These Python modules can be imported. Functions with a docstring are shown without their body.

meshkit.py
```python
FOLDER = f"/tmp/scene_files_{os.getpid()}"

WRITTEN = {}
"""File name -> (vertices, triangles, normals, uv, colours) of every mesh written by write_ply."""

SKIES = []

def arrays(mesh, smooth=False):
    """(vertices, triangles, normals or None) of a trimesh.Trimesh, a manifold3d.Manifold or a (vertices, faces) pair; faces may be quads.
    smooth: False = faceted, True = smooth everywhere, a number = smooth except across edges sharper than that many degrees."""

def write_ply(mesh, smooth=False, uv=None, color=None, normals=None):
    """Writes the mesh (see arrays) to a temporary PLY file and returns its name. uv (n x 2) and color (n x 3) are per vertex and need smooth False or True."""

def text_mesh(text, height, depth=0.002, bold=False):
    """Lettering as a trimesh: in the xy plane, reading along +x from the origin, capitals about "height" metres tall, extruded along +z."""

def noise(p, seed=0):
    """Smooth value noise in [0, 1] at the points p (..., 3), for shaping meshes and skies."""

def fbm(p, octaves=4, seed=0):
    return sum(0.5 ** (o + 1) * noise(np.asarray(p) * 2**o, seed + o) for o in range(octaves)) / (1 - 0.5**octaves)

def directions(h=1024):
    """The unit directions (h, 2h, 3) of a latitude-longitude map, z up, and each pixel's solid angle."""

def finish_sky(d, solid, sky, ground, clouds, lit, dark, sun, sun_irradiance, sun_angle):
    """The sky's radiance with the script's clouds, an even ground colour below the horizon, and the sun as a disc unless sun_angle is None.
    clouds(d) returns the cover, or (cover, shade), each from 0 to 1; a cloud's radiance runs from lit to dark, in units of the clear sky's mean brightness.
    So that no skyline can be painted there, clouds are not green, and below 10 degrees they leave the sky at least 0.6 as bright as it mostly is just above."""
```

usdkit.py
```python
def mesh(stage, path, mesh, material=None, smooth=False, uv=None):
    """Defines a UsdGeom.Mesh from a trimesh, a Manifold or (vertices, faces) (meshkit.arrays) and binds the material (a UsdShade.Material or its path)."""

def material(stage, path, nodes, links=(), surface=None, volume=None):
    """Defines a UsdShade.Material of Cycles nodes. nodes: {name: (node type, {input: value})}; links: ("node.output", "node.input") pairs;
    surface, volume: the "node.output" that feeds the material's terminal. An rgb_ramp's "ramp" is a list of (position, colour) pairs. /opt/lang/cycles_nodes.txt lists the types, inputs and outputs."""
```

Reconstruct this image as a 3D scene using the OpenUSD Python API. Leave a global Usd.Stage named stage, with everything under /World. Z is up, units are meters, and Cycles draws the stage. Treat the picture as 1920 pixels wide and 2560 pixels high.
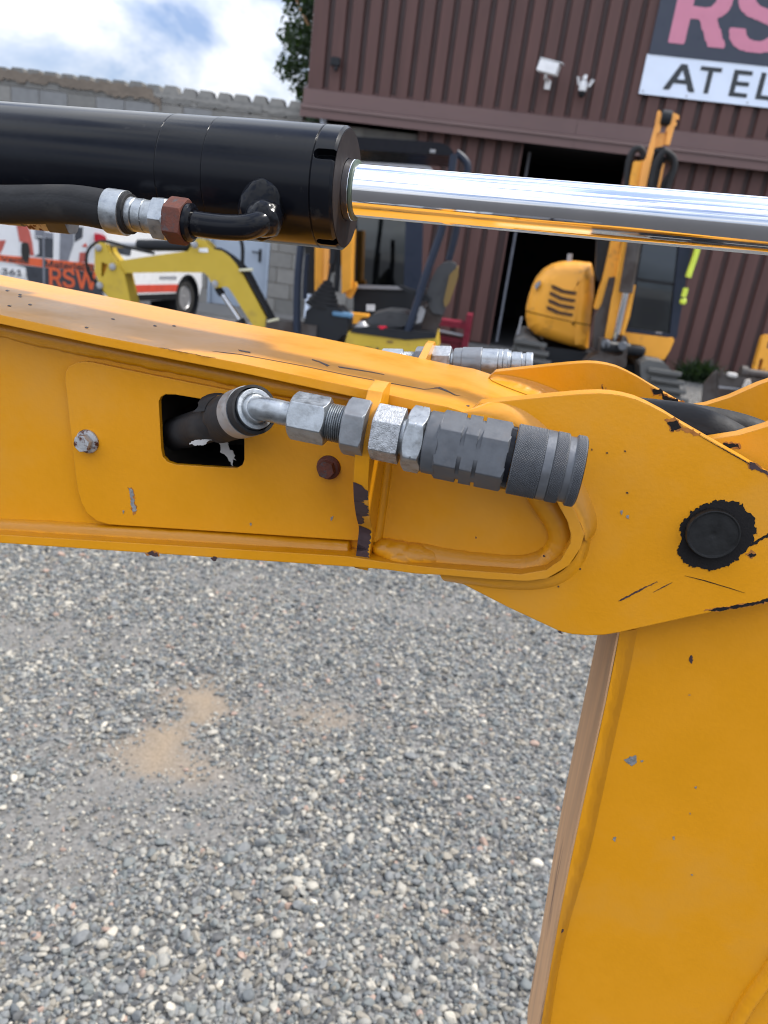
import math, random
import numpy as np, trimesh, usdkit, meshkit
import manifold3d as m3
from shapely.geometry import Polygon, box as sbox
from shapely import affinity
from pxr import Usd, UsdGeom, UsdLux, UsdShade, Sdf, Gf, Vt

rng = np.random.default_rng(7)
random.seed(7)
stage = Usd.Stage.CreateInMemory()
UsdGeom.SetStageUpAxis(stage, UsdGeom.Tokens.z)
UsdGeom.SetStageMetersPerUnit(stage, 1.0)
World = UsdGeom.Xform.Define(stage, '/World')
UsdGeom.Scope.Define(stage, '/World/Looks')

# ------------------------------------------------------------------ camera
FPX, PITCH, ROLL = 1850.0, math.radians(20.3), math.radians(7.6)
EYE = np.array([0, 0, 1.5])
FW = np.array([0, math.cos(PITCH), -math.sin(PITCH)])
_u = np.array([0, math.sin(PITCH), math.cos(PITCH)])
RT = math.cos(ROLL) * np.array([1.0, 0, 0]) + math.sin(ROLL) * _u
UP = -math.sin(ROLL) * np.array([1.0, 0, 0]) + math.cos(ROLL) * _u
cam = UsdGeom.Camera.Define(stage, '/World/camera')
cam.CreateHorizontalApertureAttr(36.0)
cam.CreateVerticalApertureAttr(48.0)
cam.CreateFocalLengthAttr(FPX / 1920 * 36.0)
cam.CreateClippingRangeAttr(Gf.Vec2f(0.02, 2000))
cam.CreateFStopAttr(16.5)
cam.CreateFocusDistanceAttr(0.43)
cam.CreateExposureAttr(0.09)
_m = Gf.Matrix4d(*[float(v) for row in (list(RT) + [0], list(UP) + [0], list(-FW) + [0], list(EYE) + [1]) for v in row])
cam.AddTransformOp().Set(_m)

# ------------------------------------------------------------------ sky and sun
SUN_AZ, SUN_EL = math.radians(74), math.radians(58)        # azimuth from +y towards +x
SUN_DIR = np.array([math.sin(SUN_AZ) * math.cos(SUN_EL), math.cos(SUN_AZ) * math.cos(SUN_EL), math.sin(SUN_EL)])
sky = UsdLux.DomeLight.Define(stage, '/World/sky')
sky.GetPrim().SetCustomDataByKey('kind', 'structure')
SKY_STRENGTH = 0.05
skymat = usdkit.material(stage, '/World/Looks/sky_air', {
    'sky': ('sky_texture', {'sky_type': 'single_scattering', 'sun_disc': False, 'sun_elevation': SUN_EL, 'sun_rotation': SUN_AZ}),
    'co': ('texture_coordinate', {}),
    'mp': ('mapping', {'scale': (1.0, 1.0, 2.2), 'location': (1.37, 0.7, 1.11)}),
    'n1': ('noise_texture', {'scale': 2.6, 'detail': 7, 'roughness': 0.55, 'distortion': 0.3}),
    'r1': ('rgb_ramp', {'ramp': [(0.0, (0.45, 0.45, 0.45)), (0.40, (0.15, 0.15, 0.15)), (0.50, (1, 1, 1)), (1, (1, 1, 1))]}),
    'n2': ('noise_texture', {'scale': 4.6, 'detail': 9, 'roughness': 0.58, 'distortion': 0.5, 'w': 3.0}),
    'r2': ('rgb_ramp', {'ramp': [(0.30, (10.2, 11.8, 14.8)), (0.44, (12.0, 13.3, 15.6)), (0.52, (15, 15.6, 16.6)), (0.62, (17, 17.2, 17.6)), (1, (18, 18, 18))]}),
    'mx': ('mix', {'mix_type': 'mix'}),
    'sk': ('mix', {'mix_type': 'multiply', 'fac': 1.0, 'color2': (1.35, 1.55, 2.0)}),
    'sx': ('separate_xyz', {}),
    'gr': ('map_range', {'from_min': 0.0, 'from_max': 1.0, 'to_min': 1.05, 'to_max': 3.1, 'clamp': True}),
    'ml': ('mix', {'mix_type': 'multiply', 'fac': 1.0}),
    'bg': ('background_shader', {'strength': SKY_STRENGTH}),
}, [('co.generated', 'mp.vector'), ('mp.vector', 'n1.vector'), ('mp.vector', 'n2.vector'), ('n1.fac', 'r1.fac'), ('n2.fac', 'r2.fac'),
    ('r1.color', 'mx.fac'), ('sky.color', 'sk.color1'), ('sk.color', 'mx.color1'), ('r2.color', 'mx.color2'), ('co.generated', 'sx.vector'), ('sx.z', 'gr.value'),
    ('mx.color', 'ml.color1'), ('gr.result', 'ml.color2'), ('ml.color', 'bg.color')], surface='bg.background')
UsdShade.MaterialBindingAPI.Apply(sky.GetPrim()).Bind(skymat)
sun = UsdLux.DistantLight.Define(stage, '/World/sun')
sun.CreateIntensityAttr(1.25)
sun.CreateAngleAttr(7.0)
sun.CreateColorAttr(Gf.Vec3f(1.0, 0.95, 0.88))
sun.CreateNormalizeAttr(True)
_z = SUN_DIR; _x = np.cross([0, 0, 1.0], _z); _x /= np.linalg.norm(_x); _y = np.cross(_z, _x)
sun.AddTransformOp().Set(Gf.Matrix4d(*[float(v) for row in (list(_x) + [0], list(_y) + [0], list(_z) + [0], [0, 0, 30, 1]) for v in row]))


# ------------------------------------------------------------------ measuring the photograph: where a sight line meets a plane of the place
def ray(x, y):
    return FW + RT * ((x - 960) / FPX) - UP * ((y - 1280) / FPX)


def ground_at(x, y, z=0.0):
    d = ray(x, y)
    return EYE + d * ((z - EYE[2]) / d[2])


def proj(P):
    d = np.asarray(P, float) - EYE
    z = d @ FW
    return 960 + FPX * (d @ RT) / z, 1280 - FPX * (d @ UP) / z, z


class Frame:
    """A vertical plane: s runs along it to the right, off away from the camera, z up."""
    def __init__(self, P0, deg):
        t = math.radians(deg)
        self.o = np.array([P0[0], P0[1], 0.0])
        self.a = np.array([math.cos(t), math.sin(t), 0])
        self.n = np.array([-math.sin(t), math.cos(t), 0])

    def at(self, x, y, off=0.0):
        d = ray(x, y)
        return EYE + d * (((self.o - EYE) @ self.n + off) / (d @ self.n))

    def sz(self, x, y, off=0.0):
        p = self.at(x, y, off)
        return np.array([(p - self.o) @ self.a, p[2]])

    def szs(self, pts, off=0.0):
        return np.array([self.sz(x, y, off) for x, y in pts])

    def w(self, s, off, z):
        return self.o + self.a * s + self.n * off + np.array([0, 0, z])

    def mesh(self, v):
        """local (s, off, z) vertices to world"""
        v = np.asarray(v, float)
        return self.o + v[:, :1] * self.a + v[:, 1:2] * self.n + v[:, 2:3] * np.array([0, 0, 1.0])

    def prism(self, poly, off0, off1):
        """an outline in (s, z) made solid from off0 to off1"""
        if not isinstance(poly, Polygon):
            poly = Polygon(poly)
        poly = poly.buffer(0)
        parts = []
        for g in getattr(poly, 'geoms', [poly]):
            m = trimesh.creation.extrude_polygon(g, abs(off1 - off0), engine='earcut')
            v = m.vertices
            lo = min(off0, off1)
            parts.append(trimesh.Trimesh(self.mesh(np.c_[v[:, 0], lo + (abs(off1 - off0) - v[:, 2]), v[:, 1]]), m.faces, process=False))
        return cat(parts)

    def box(self, s0, s1, o0, o1, z0, z1):
        return self.prism([(s0, z0), (s1, z0), (s1, z1), (s0, z1)], o0, o1)

    def text(self, text, s, z, off, height, depth=0.004, bold=True, xs=1.0, slant=0.0):
        m = meshkit.text_mesh(text, height, depth, bold)
        v = m.vertices
        return trimesh.Trimesh(self.mesh(np.c_[s + v[:, 0] * xs + slant * v[:, 1], off - v[:, 2], z + v[:, 1]]), m.faces, process=False)


# ------------------------------------------------------------------ mesh helpers
def cat(ms):
    return trimesh.util.concatenate([m for m in ms if m is not None])


def rot_to(d):
    d = np.asarray(d, float) / np.linalg.norm(d)
    h = np.array([0, 0, 1.0]) if abs(d[2]) < 0.9 else np.array([1.0, 0, 0])
    x = np.cross(h, d); x /= np.linalg.norm(x)
    return np.stack([x, np.cross(d, x), d], 1)


def place(m, p, d, spin=0.0):
    """a mesh along local z put at p, pointing along d"""
    R = rot_to(d)
    c, s = math.cos(spin), math.sin(spin)
    R = R @ np.array([[c, -s, 0], [s, c, 0], [0, 0, 1.0]])
    return trimesh.Trimesh(np.asarray(m.vertices) @ R.T + p, np.asarray(m.faces), process=False)


def lathe(prof, p0, p1, n=64, cap=True):
    """prof: (t, r) with t in metres from p0 towards p1"""
    p0, p1 = np.asarray(p0, float), np.asarray(p1, float)
    R = rot_to(p1 - p0)
    prof = list(prof)
    if cap:
        prof = [(prof[0][0], 0.0)] + prof + [(prof[-1][0], 0.0)]
    ang = np.arange(n) * 2 * math.pi / n
    v = np.array([[r * math.cos(a), r * math.sin(a), t] for t, r in prof for a in ang])
    f = []
    for i in range(len(prof) - 1):
        for j in range(n):
            k = (j + 1) % n
            f += [[i * n + j, i * n + k, (i + 1) * n + k], [i * n + j, (i + 1) * n + k, (i + 1) * n + j]]
    return trimesh.Trimesh(v @ R.T + p0, f, process=False)


def cyl(p0, p1, r, n=32, ch=0.0, r1=None):
    p0, p1 = np.asarray(p0, float), np.asarray(p1, float)
    L = np.linalg.norm(p1 - p0)
    r1 = r if r1 is None else r1
    if ch:
        return lathe([(0, r - ch), (ch, r), (L - ch, r1), (L, r1 - ch)], p0, p1, n)
    return lathe([(0, r), (L, r1)], p0, p1, n)


def smooth_path(pts, n=40):
    from scipy.interpolate import CubicSpline
    pts = np.asarray(pts, float)
    t = np.r_[0, np.cumsum(np.linalg.norm(np.diff(pts, axis=0), axis=1))]
    return CubicSpline(t, pts)(np.linspace(0, t[-1], n))


def tube(pts, r, sides=16, closed=True):
    p = np.asarray(pts, float)
    rr = np.broadcast_to(r, (len(p),)).astype(float)
    t = np.gradient(p, axis=0); t /= np.linalg.norm(t, axis=1, keepdims=True)
    x = rot_to(t[0])[:, 0]
    ring = []
    ang = np.arange(sides) * 2 * math.pi / sides
    for i in range(len(p)):
        x = x - t[i] * (x @ t[i]); x /= np.linalg.norm(x)
        y = np.cross(t[i], x)
        ring.append(p[i] + rr[i] * (np.cos(ang)[:, None] * x + np.sin(ang)[:, None] * y))
    v = np.vstack(ring + [p[:1], p[-1:]])
    f = []
    for i in range(len(p) - 1):
        for j in range(sides):
            k = (j + 1) % sides
            f += [[i * sides + j, i * sides + k, (i + 1) * sides + k], [i * sides + j, (i + 1) * sides + k, (i + 1) * sides + j]]
    a, b, L = len(p) * sides, len(p) * sides + 1, (len(p) - 1) * sides
    for j in range(sides):
        k = (j + 1) % sides
        f += [[a, k, j], [b, L + j, L + k]]
    return trimesh.Trimesh(v, f, process=False)


def from_m3(m):
    mm = m.to_mesh()
    return trimesh.Trimesh(mm.vert_properties[:, :3], mm.tri_verts, process=False)


def revolve_m3(prof, n=96):
    """prof (t, r) as a manifold along z"""
    pts = [(0.0, prof[0][0])] + [(r, t) for t, r in prof] + [(0.0, prof[-1][0])]
    cs = m3.CrossSection([pts])
    if cs.area() <= 0:
        cs = m3.CrossSection([pts[::-1]])
    return m3.Manifold.revolve(cs, n)


def hexnut(p0, p1, rc, spin=0.0, ch=0.14, grooves=(), gdepth=0.0):
    """a hexagon nut of corner radius rc from p0 to p1, corners turned off, with optional ring grooves (t0, t1)"""
    p0, p1 = np.asarray(p0, float), np.asarray(p1, float)
    L = float(np.linalg.norm(p1 - p0))
    h = m3.Manifold.cylinder(L, rc, rc, 6)
    c = rc * ch
    k = rc * 0.985
    h = h ^ revolve_m3([(0, rc - c), (c * 0.6, k), (L - c * 0.6, k), (L, rc - c)])
    for a, b in grooves:
        ring = m3.Manifold.cylinder(b - a, rc * 1.2, rc * 1.2, 96).translate([0, 0, a]) - m3.Manifold.cylinder(b - a + 0.002, rc - gdepth, rc - gdepth, 96).translate([0, 0, a - 0.001])
        h = h - ring
    return place(from_m3(h), p0, p1 - p0, spin)


def rbox(c, size, r=0.01, R=None, n=6):
    """a box with rounded edges"""
    sx, sy, sz_ = (max(0.001, q / 2 - r) for q in size)
    s = m3.Manifold.sphere(r, n * 2)
    m = m3.Manifold.batch_hull([s.translate([a * sx, b * sy, d * sz_]) for a in (-1, 1) for b in (-1, 1) for d in (-1, 1)])
    m = from_m3(m)
    v = np.asarray(m.vertices)
    if R is not None:
        v = v @ np.asarray(R).T
    return trimesh.Trimesh(v + np.asarray(c), m.faces, process=False)


def ragged(pts, amp, step=None, seed=0, oct=3):
    """an outline with a torn edge"""
    p = Polygon(pts).buffer(0)
    if p.is_empty or p.area < 1e-9:
        p = Polygon(pts).convex_hull.buffer(0.0002)
    if p.geom_type != 'Polygon':
        p = max(p.geoms, key=lambda g: g.area)
    L = p.exterior.length
    step = step or amp * 0.7
    n = max(12, int(L / step))
    q = np.array([p.exterior.interpolate(i / n, normalized=True).coords[0] for i in range(n)])
    nz = meshkit.fbm(np.c_[q / (amp * 2.2), np.full(n, seed * 3.7)], oct, seed) - 0.5
    nz2 = meshkit.fbm(np.c_[q / (amp * 2.2), np.full(n, seed * 5.1 + 9)], oct, seed + 5) - 0.5
    jit = np.random.default_rng(seed).normal(size=q.shape) * amp * 0.14
    g = Polygon(q + np.c_[nz, nz2] * amp * 4 + jit).buffer(0)
    return g if g.geom_type == 'Polygon' else max(g.geoms, key=lambda h: h.area)


# ------------------------------------------------------------------ objects
_count = {}


def path_for(parent, name):
    key = parent + '/' + name
    k = _count.get(key, 0); _count[key] = k + 1
    return key if k == 0 else f'{key}_{k:03d}'


_base = {}


def thing(name, label, cat_, loc=(0, 0, 0), group=None, kind=None):
    p = path_for('/World', name)
    x = UsdGeom.Xform.Define(stage, p)
    x.AddTranslateOp().Set(Gf.Vec3d(*map(float, loc)))
    _base[p] = np.asarray(loc, float)
    for k, v in (('label', label), ('category', cat_), ('group', group), ('kind', kind)):
        if v:
            x.GetPrim().SetCustomDataByKey(k, v)
    return p


def part(parent, name, mesh, mat, smooth=35, label=None, kind=None):
    """a Mesh prim under a thing or under a part; the mesh is given in world coordinates"""
    p = path_for(parent, name)
    b = _base.get(parent, np.zeros(3))
    _base[p] = b
    m = trimesh.Trimesh(np.asarray(mesh.vertices) - b, np.asarray(mesh.faces), process=False)
    if smooth:
        m.merge_vertices(digits_vertex=6)
    g = usdkit.mesh(stage, p, m, mat, smooth=smooth)
    if label:
        g.GetPrim().SetCustomDataByKey('label', label)
    if kind:
        g.GetPrim().SetCustomDataByKey('kind', kind)
    return p


def structure(name, mesh, mat, smooth=False, label=None):
    p = path_for('/World', name)
    g = usdkit.mesh(stage, p, mesh, mat, smooth=smooth)
    g.GetPrim().SetCustomDataByKey('kind', 'structure')
    if label:
        g.GetPrim().SetCustomDataByKey('label', label)
    return p


# ------------------------------------------------------------------ materials
def mat(name, col, rough=0.5, metal=0.0, var=0.12, scale=8.0, bump=0.0, bscale=200.0, bdist=0.001, bevel=0.0, coat=0.0, rvar=0.12, col2=None, lo=0.4, hi=0.6, spec=0.5, detail=5, c2scale=None, stretch=None, aniso=0.0):
    """a worn surface: base colour that wanders, roughness that wanders, fine relief; col2 comes in patches"""
    c = np.array(col, float)
    N = {'co': ('geometry', {}),
         'n': ('noise_texture', {'scale': scale, 'detail': detail, 'roughness': 0.6}),
         'r': ('rgb_ramp', {'ramp': [(0.25, tuple(c * (1 - var))), (0.75, tuple(np.minimum(c * (1 + var), 0.95)))]}),
         'rr': ('map_range', {'value': 0.5, 'from_min': 0.3, 'from_max': 0.7, 'to_min': max(0.02, rough - rvar), 'to_max': min(1, rough + rvar)}),
         'p': ('principled_bsdf', {'metallic': metal, 'roughness': rough, 'specular_ior_level': spec, 'coat_weight': coat, 'coat_roughness': 0.12})}
    src = 'co.position'
    L = []
    if stretch is not None:
        N['mp'] = ('mapping', {'scale': stretch})
        L.append(('co.position', 'mp.vector'))
        src = 'mp.vector'
    L += [(src, 'n.vector'), ('n.fac', 'r.fac'), ('n.fac', 'rr.value'), ('rr.result', 'p.roughness')]
    if col2 is not None:
        N['n2'] = ('noise_texture', {'scale': c2scale or scale * 0.6, 'detail': 8, 'roughness': 0.65})
        N['r2'] = ('rgb_ramp', {'ramp': [(lo, (0, 0, 0)), (hi, (1, 1, 1))]})
        N['mx'] = ('mix', {'color2': tuple(col2)})
        L += [(src, 'n2.vector'), ('n2.fac', 'r2.fac'), ('r2.color', 'mx.fac'), ('r.color', 'mx.color1'), ('mx.color', 'p.base_color')]
    else:
        L.append(('r.color', 'p.base_color'))
    last = None
    if bevel:
        N['bv'] = ('bevel', {'radius': bevel, 'samples': 4})
        last = 'bv.bevel'
    if bump:
        N['bn'] = ('noise_texture', {'scale': bscale, 'detail': 3})
        N['b'] = ('bump', {'strength': bump, 'distance': bdist})
        L += [(src, 'bn.vector'), ('bn.fac', 'b.height')]
        if last:
            L.append((last, 'b.normal'))
        last = 'b.normal'
    if last:
        L.append((last, 'p.normal'))
    return usdkit.material(stage, '/World/Looks/' + name, N, L, surface='p.BSDF')


M = {}
M['orange_paint'] = mat('orange_paint', (0.565, 0.230, 0.003), 0.34, var=0.05, col2=(0.50, 0.225, 0.022), lo=0.50, hi=0.78, c2scale=7, scale=14, bump=0.16, bscale=420, bdist=0.0006, bevel=0.0009, rvar=0.12)
M['yellow_machine'] = mat('yellow_machine', (0.40, 0.275, 0.024), 0.45, var=0.06, scale=5, col2=(0.28, 0.19, 0.03), lo=0.58, hi=0.72)
M['orange_machine'] = mat('orange_machine', (0.66, 0.29, 0.025), 0.45, var=0.08, scale=4, col2=(0.33, 0.16, 0.03), lo=0.58, hi=0.70, c2scale=5)
M['black_paint'] = mat('black_paint', (0.003, 0.0034, 0.005), 0.20, var=0.15, spec=0.2, scale=20, bevel=0.0006, rvar=0.06, bump=0.03, bscale=500, bdist=0.0004, col2=(0.016, 0.0155, 0.016), lo=0.64, hi=0.74, c2scale=70)
M['chrome'] = mat('chrome', (0.78, 0.79, 0.82), 0.075, 1.0, var=0.03, scale=60, rvar=0.03)
M['zinc'] = mat('zinc', (0.37, 0.39, 0.405), 0.42, 1.0, var=0.22, scale=160, bump=0.22, bscale=900, bdist=0.0004, bevel=0.0005, col2=(0.27, 0.28, 0.285), lo=0.52, hi=0.66, c2scale=110)
M['cast_zinc'] = mat('cast_zinc', (0.40, 0.41, 0.42), 0.48, 1.0, var=0.3, scale=420, bump=0.8, bscale=1500, bdist=0.0004, bevel=0.0004, col2=(0.26, 0.26, 0.26), lo=0.55, hi=0.68, c2scale=260)
M['dull_zinc'] = mat('dull_zinc', (0.22, 0.23, 0.24), 0.46, 0.85, var=0.2, scale=130, bump=0.15, bscale=900, bdist=0.0004, bevel=0.0005, col2=(0.20, 0.20, 0.205), lo=0.5, hi=0.68, c2scale=100)
M['gunmetal'] = mat('gunmetal', (0.090, 0.095, 0.104), 0.52, 0.5, var=0.25, scale=120, bump=0.14, bscale=700, bdist=0.0004, bevel=0.0005, col2=(0.10, 0.10, 0.105), lo=0.52, hi=0.66, c2scale=90)
M['band_grey'] = mat('band_grey', (0.125, 0.13, 0.14), 0.45, 0.7, var=0.25, scale=150, bump=0.2, bscale=800, bdist=0.0003)
M['steel_band'] = mat('steel_band', (0.30, 0.31, 0.32), 0.42, 0.7, var=0.2, scale=150, col2=(0.20, 0.2, 0.2), lo=0.55, hi=0.66, bump=0.15, bscale=800, bdist=0.0003)
M['rubber'] = mat('rubber', (0.010, 0.010, 0.011), 0.68, spec=0.3, var=0.35, scale=60, bump=0.25, bscale=420, bdist=0.0008, col2=(0.028, 0.026, 0.024), lo=0.56, hi=0.75, c2scale=30)
M['rust'] = mat('rust', (0.085, 0.022, 0.012), 0.75, var=0.4, scale=260, bump=0.4, bscale=900, bdist=0.0005, bevel=0.0005, col2=(0.05, 0.04, 0.042), lo=0.55, hi=0.66, c2scale=200)
M['rusty_zinc'] = mat('rusty_zinc', (0.40, 0.40, 0.40), 0.5, 0.6, var=0.25, scale=260, bump=0.4, bscale=900, bdist=0.0005, bevel=0.0005, col2=(0.10, 0.035, 0.02), lo=0.5, hi=0.58, c2scale=190)
M['bare'] = mat('bare_primer', (0.035, 0.017, 0.018), 0.55, var=0.35, scale=200, bump=0.3, bscale=900, bdist=0.0003)
M['flake_rim'] = mat('flake_rim', (0.30, 0.105, 0.012), 0.6, var=0.35, scale=300)
M['bare_steel'] = mat('bare_steel', (0.22, 0.22, 0.22), 0.5, 0.4, var=0.4, scale=500)
M['black_smear'] = mat('black_smear', (0.007, 0.006, 0.006), 0.75, spec=0.2, var=0.4, scale=300, bump=0.5, bscale=700, bdist=0.0004)
M['grease_cap'] = mat('grease_cap', (0.009, 0.009, 0.009), 0.5, spec=0.25, var=0.4, scale=150, bump=0.35, bscale=260, bdist=0.0006, bevel=0.001)
M['brown_primer'] = mat('brown_primer', (0.40, 0.225, 0.11), 0.8, var=0.25, scale=55, bump=0.4, bscale=200, bdist=0.0005, col2=(0.065, 0.034, 0.022), lo=0.58, hi=0.68, c2scale=30, stretch=(1.6, 1.6, 0.10))
M['seal_green'] = mat('seal_green', (0.06, 0.085, 0.06), 0.5)
M['gland_face'] = mat('gland_face', (0.018, 0.014, 0.014), 0.7, 0.0, var=0.3, scale=120, spec=0.12)
M['white_rag'] = mat('white_rag', (0.42, 0.40, 0.38), 0.7)
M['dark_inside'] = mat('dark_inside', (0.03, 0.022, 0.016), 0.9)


def chip_mesh(fr, pts, off, amp, seed, rise=0.00022, octaves=4, step=None):
    """a flake of bare metal lying on a painted plate; pts are photograph points on that plate"""
    q = fr.szs(pts, off)
    return fr.prism(ragged(q, amp, step, seed, octaves), off - rise, off + 0.0001)


# ================================================================== GROUND
gx = np.unique(np.r_[np.linspace(-300, -9, 9), np.linspace(-9, -3.2, 13), np.linspace(-3.2, 2.4, 90), np.linspace(2.4, 9, 13), np.linspace(9, 300, 9)])
gy = np.unique(np.r_[np.linspace(-60, 0, 5), np.linspace(0, 0.6, 4), np.linspace(0.6, 5.2, 90), np.linspace(5.2, 16, 20), np.linspace(16, 500, 8)])
GX, GY = np.meshgrid(gx, gy, indexing='ij')


def ground_z(x, y):
    x, y = np.asarray(x, float), np.asarray(y, float)
    w = np.exp(-((np.hypot(x, y - 2.5) / 6.0) ** 4))
    return (meshkit.fbm(np.stack([x * 1.1, y * 1.1, np.zeros_like(x)], -1), 3, 4) - 0.5) * 0.045 * w


SAND = [((490, 1752), (95, 120), 1.0), ((420, 1840), (120, 75), 0.95), ((340, 1880), (110, 45), 0.7), ((455, 1915), (70, 50), 0.6), ((830, 1800), (80, 32), 0.5), ((1210, 2350), (80, 50), 0.35), ((880, 2020), (60, 40), 0.25)]
DUST = [((150, 2090), (300, 110), 0.55), ((60, 1590), (260, 55), 0.6), ((330, 1960), (240, 90), 0.6), ((40, 2180), (180, 50), 0.5), ((440, 2080), (170, 80), 0.6), ((120, 1800), (160, 80), 0.35), ((900, 1500), (500, 30), 0.4), ((760, 1760), (200, 90), 0.3), ((900, 2330), (200, 90), 0.3)]


def patches(x, y, items):
    P = np.stack([np.ravel(x), np.ravel(y), np.zeros(np.size(x))], 1)
    d = P - EYE
    z = np.maximum(d @ FW, 0.05)
    u, v = 960 + FPX * (d @ RT) / z, 1280 - FPX * (d @ UP) / z
    wob = meshkit.fbm(P * 7, 3, 11) - 0.5
    out = np.zeros(len(P))
    for (cx, cy), (a, b), k in items:
        c, ca, cb = ground_at(cx, cy), ground_at(cx + a, cy), ground_at(cx, cy + b)
        ra, rb = np.linalg.norm(ca - c), np.linalg.norm(cb - c)
        e = np.hypot((P[:, 0] - c[0]) / ra, (P[:, 1] - c[1]) / rb) + wob * 2.4
        out = np.maximum(out, k * np.clip((1.25 - e) / 0.8, 0, 1))
    return out.reshape(np.shape(x))


GZ = ground_z(GX, GY)
nx_, ny_ = GX.shape
V = np.stack([GX, GY, GZ], -1).reshape(-1, 3)
I = np.arange(nx_ * ny_).reshape(nx_, ny_)
Fq = np.stack([I[:-1, :-1], I[1:, :-1], I[1:, 1:], I[:-1, 1:]], -1).reshape(-1, 4)
ground_mat = usdkit.material(stage, '/World/Looks/fine_gravel', {
    'g': ('geometry', {}), 'at': ('attribute', {'attribute': 'patch'}), 'sc': ('separate_color', {}),
    'v': ('voronoi_texture', {'scale': 120.0}),
    'n': ('noise_texture', {'scale': 3.0, 'detail': 8, 'roughness': 0.7}),
    'nf': ('noise_texture', {'scale': 160.0, 'detail': 4, 'roughness': 0.7}),
    'r': ('rgb_ramp', {'ramp': [(0.2, (0.06, 0.06, 0.058)), (0.5, (0.12, 0.117, 0.112)), (0.8, (0.21, 0.205, 0.195))]}),
    'rs': ('rgb_ramp', {'ramp': [(0.3, (0.17, 0.13, 0.088)), (0.7, (0.31, 0.24, 0.168))]}),
    'rd': ('rgb_ramp', {'ramp': [(0.3, (0.135, 0.127, 0.115)), (0.7, (0.24, 0.227, 0.208))]}),
    'm1': ('mix', {}), 'm2': ('mix', {}),
    'b': ('bump', {'strength': 0.8, 'distance': 0.006}),
    'p': ('principled_bsdf', {'roughness': 0.85, 'specular_ior_level': 0.3})},
    [('g.position', 'v.vector'), ('g.position', 'n.vector'), ('g.position', 'nf.vector'), ('at.color', 'sc.color'), ('v.color', 'r.fac'), ('nf.fac', 'rs.fac'), ('nf.fac', 'rd.fac'),
     ('sc.g', 'm1.fac'), ('r.color', 'm1.color1'), ('rd.color', 'm1.color2'), ('sc.r', 'm2.fac'), ('m1.color', 'm2.color1'), ('rs.color', 'm2.color2'), ('m2.color', 'p.base_color'),
     ('nf.fac', 'b.height'), ('b.normal', 'p.normal')], surface='p.BSDF')
gp = structure('ground', (V, Fq), ground_mat, smooth=True, label='grey gravel yard with sandy bare patches')
ga, gd = patches(GX, GY, SAND).ravel(), patches(GX, GY, DUST).ravel()
UsdGeom.PrimvarsAPI(stage.GetPrimAtPath(gp)).CreatePrimvar('patch', Sdf.ValueTypeNames.Color3fArray, 'vertex').Set(Vt.Vec3fArray.FromNumpy(np.stack([ga, gd, ga * 0], -1).astype(np.float32)))

aq = np.array([[-60, -30, 0.03], [60, -30, 0.03], [60, 0.25, 0.03], [-60, 0.25, 0.03], [-60, -30, -0.1], [60, -30, -0.1], [60, 0.25, -0.1], [-60, 0.25, -0.1]])
structure('road', (aq, np.array([[0, 1, 2, 3], [3, 2, 6, 7], [1, 0, 4, 5], [2, 1, 5, 6], [0, 3, 7, 4], [7, 6, 5, 4]])), mat('asphalt', (0.035, 0.034, 0.034), 0.85, var=0.25, scale=30, bump=0.4, bscale=150, bdist=0.004), label='dark tarmac strip beside the gravel yard')

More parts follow.
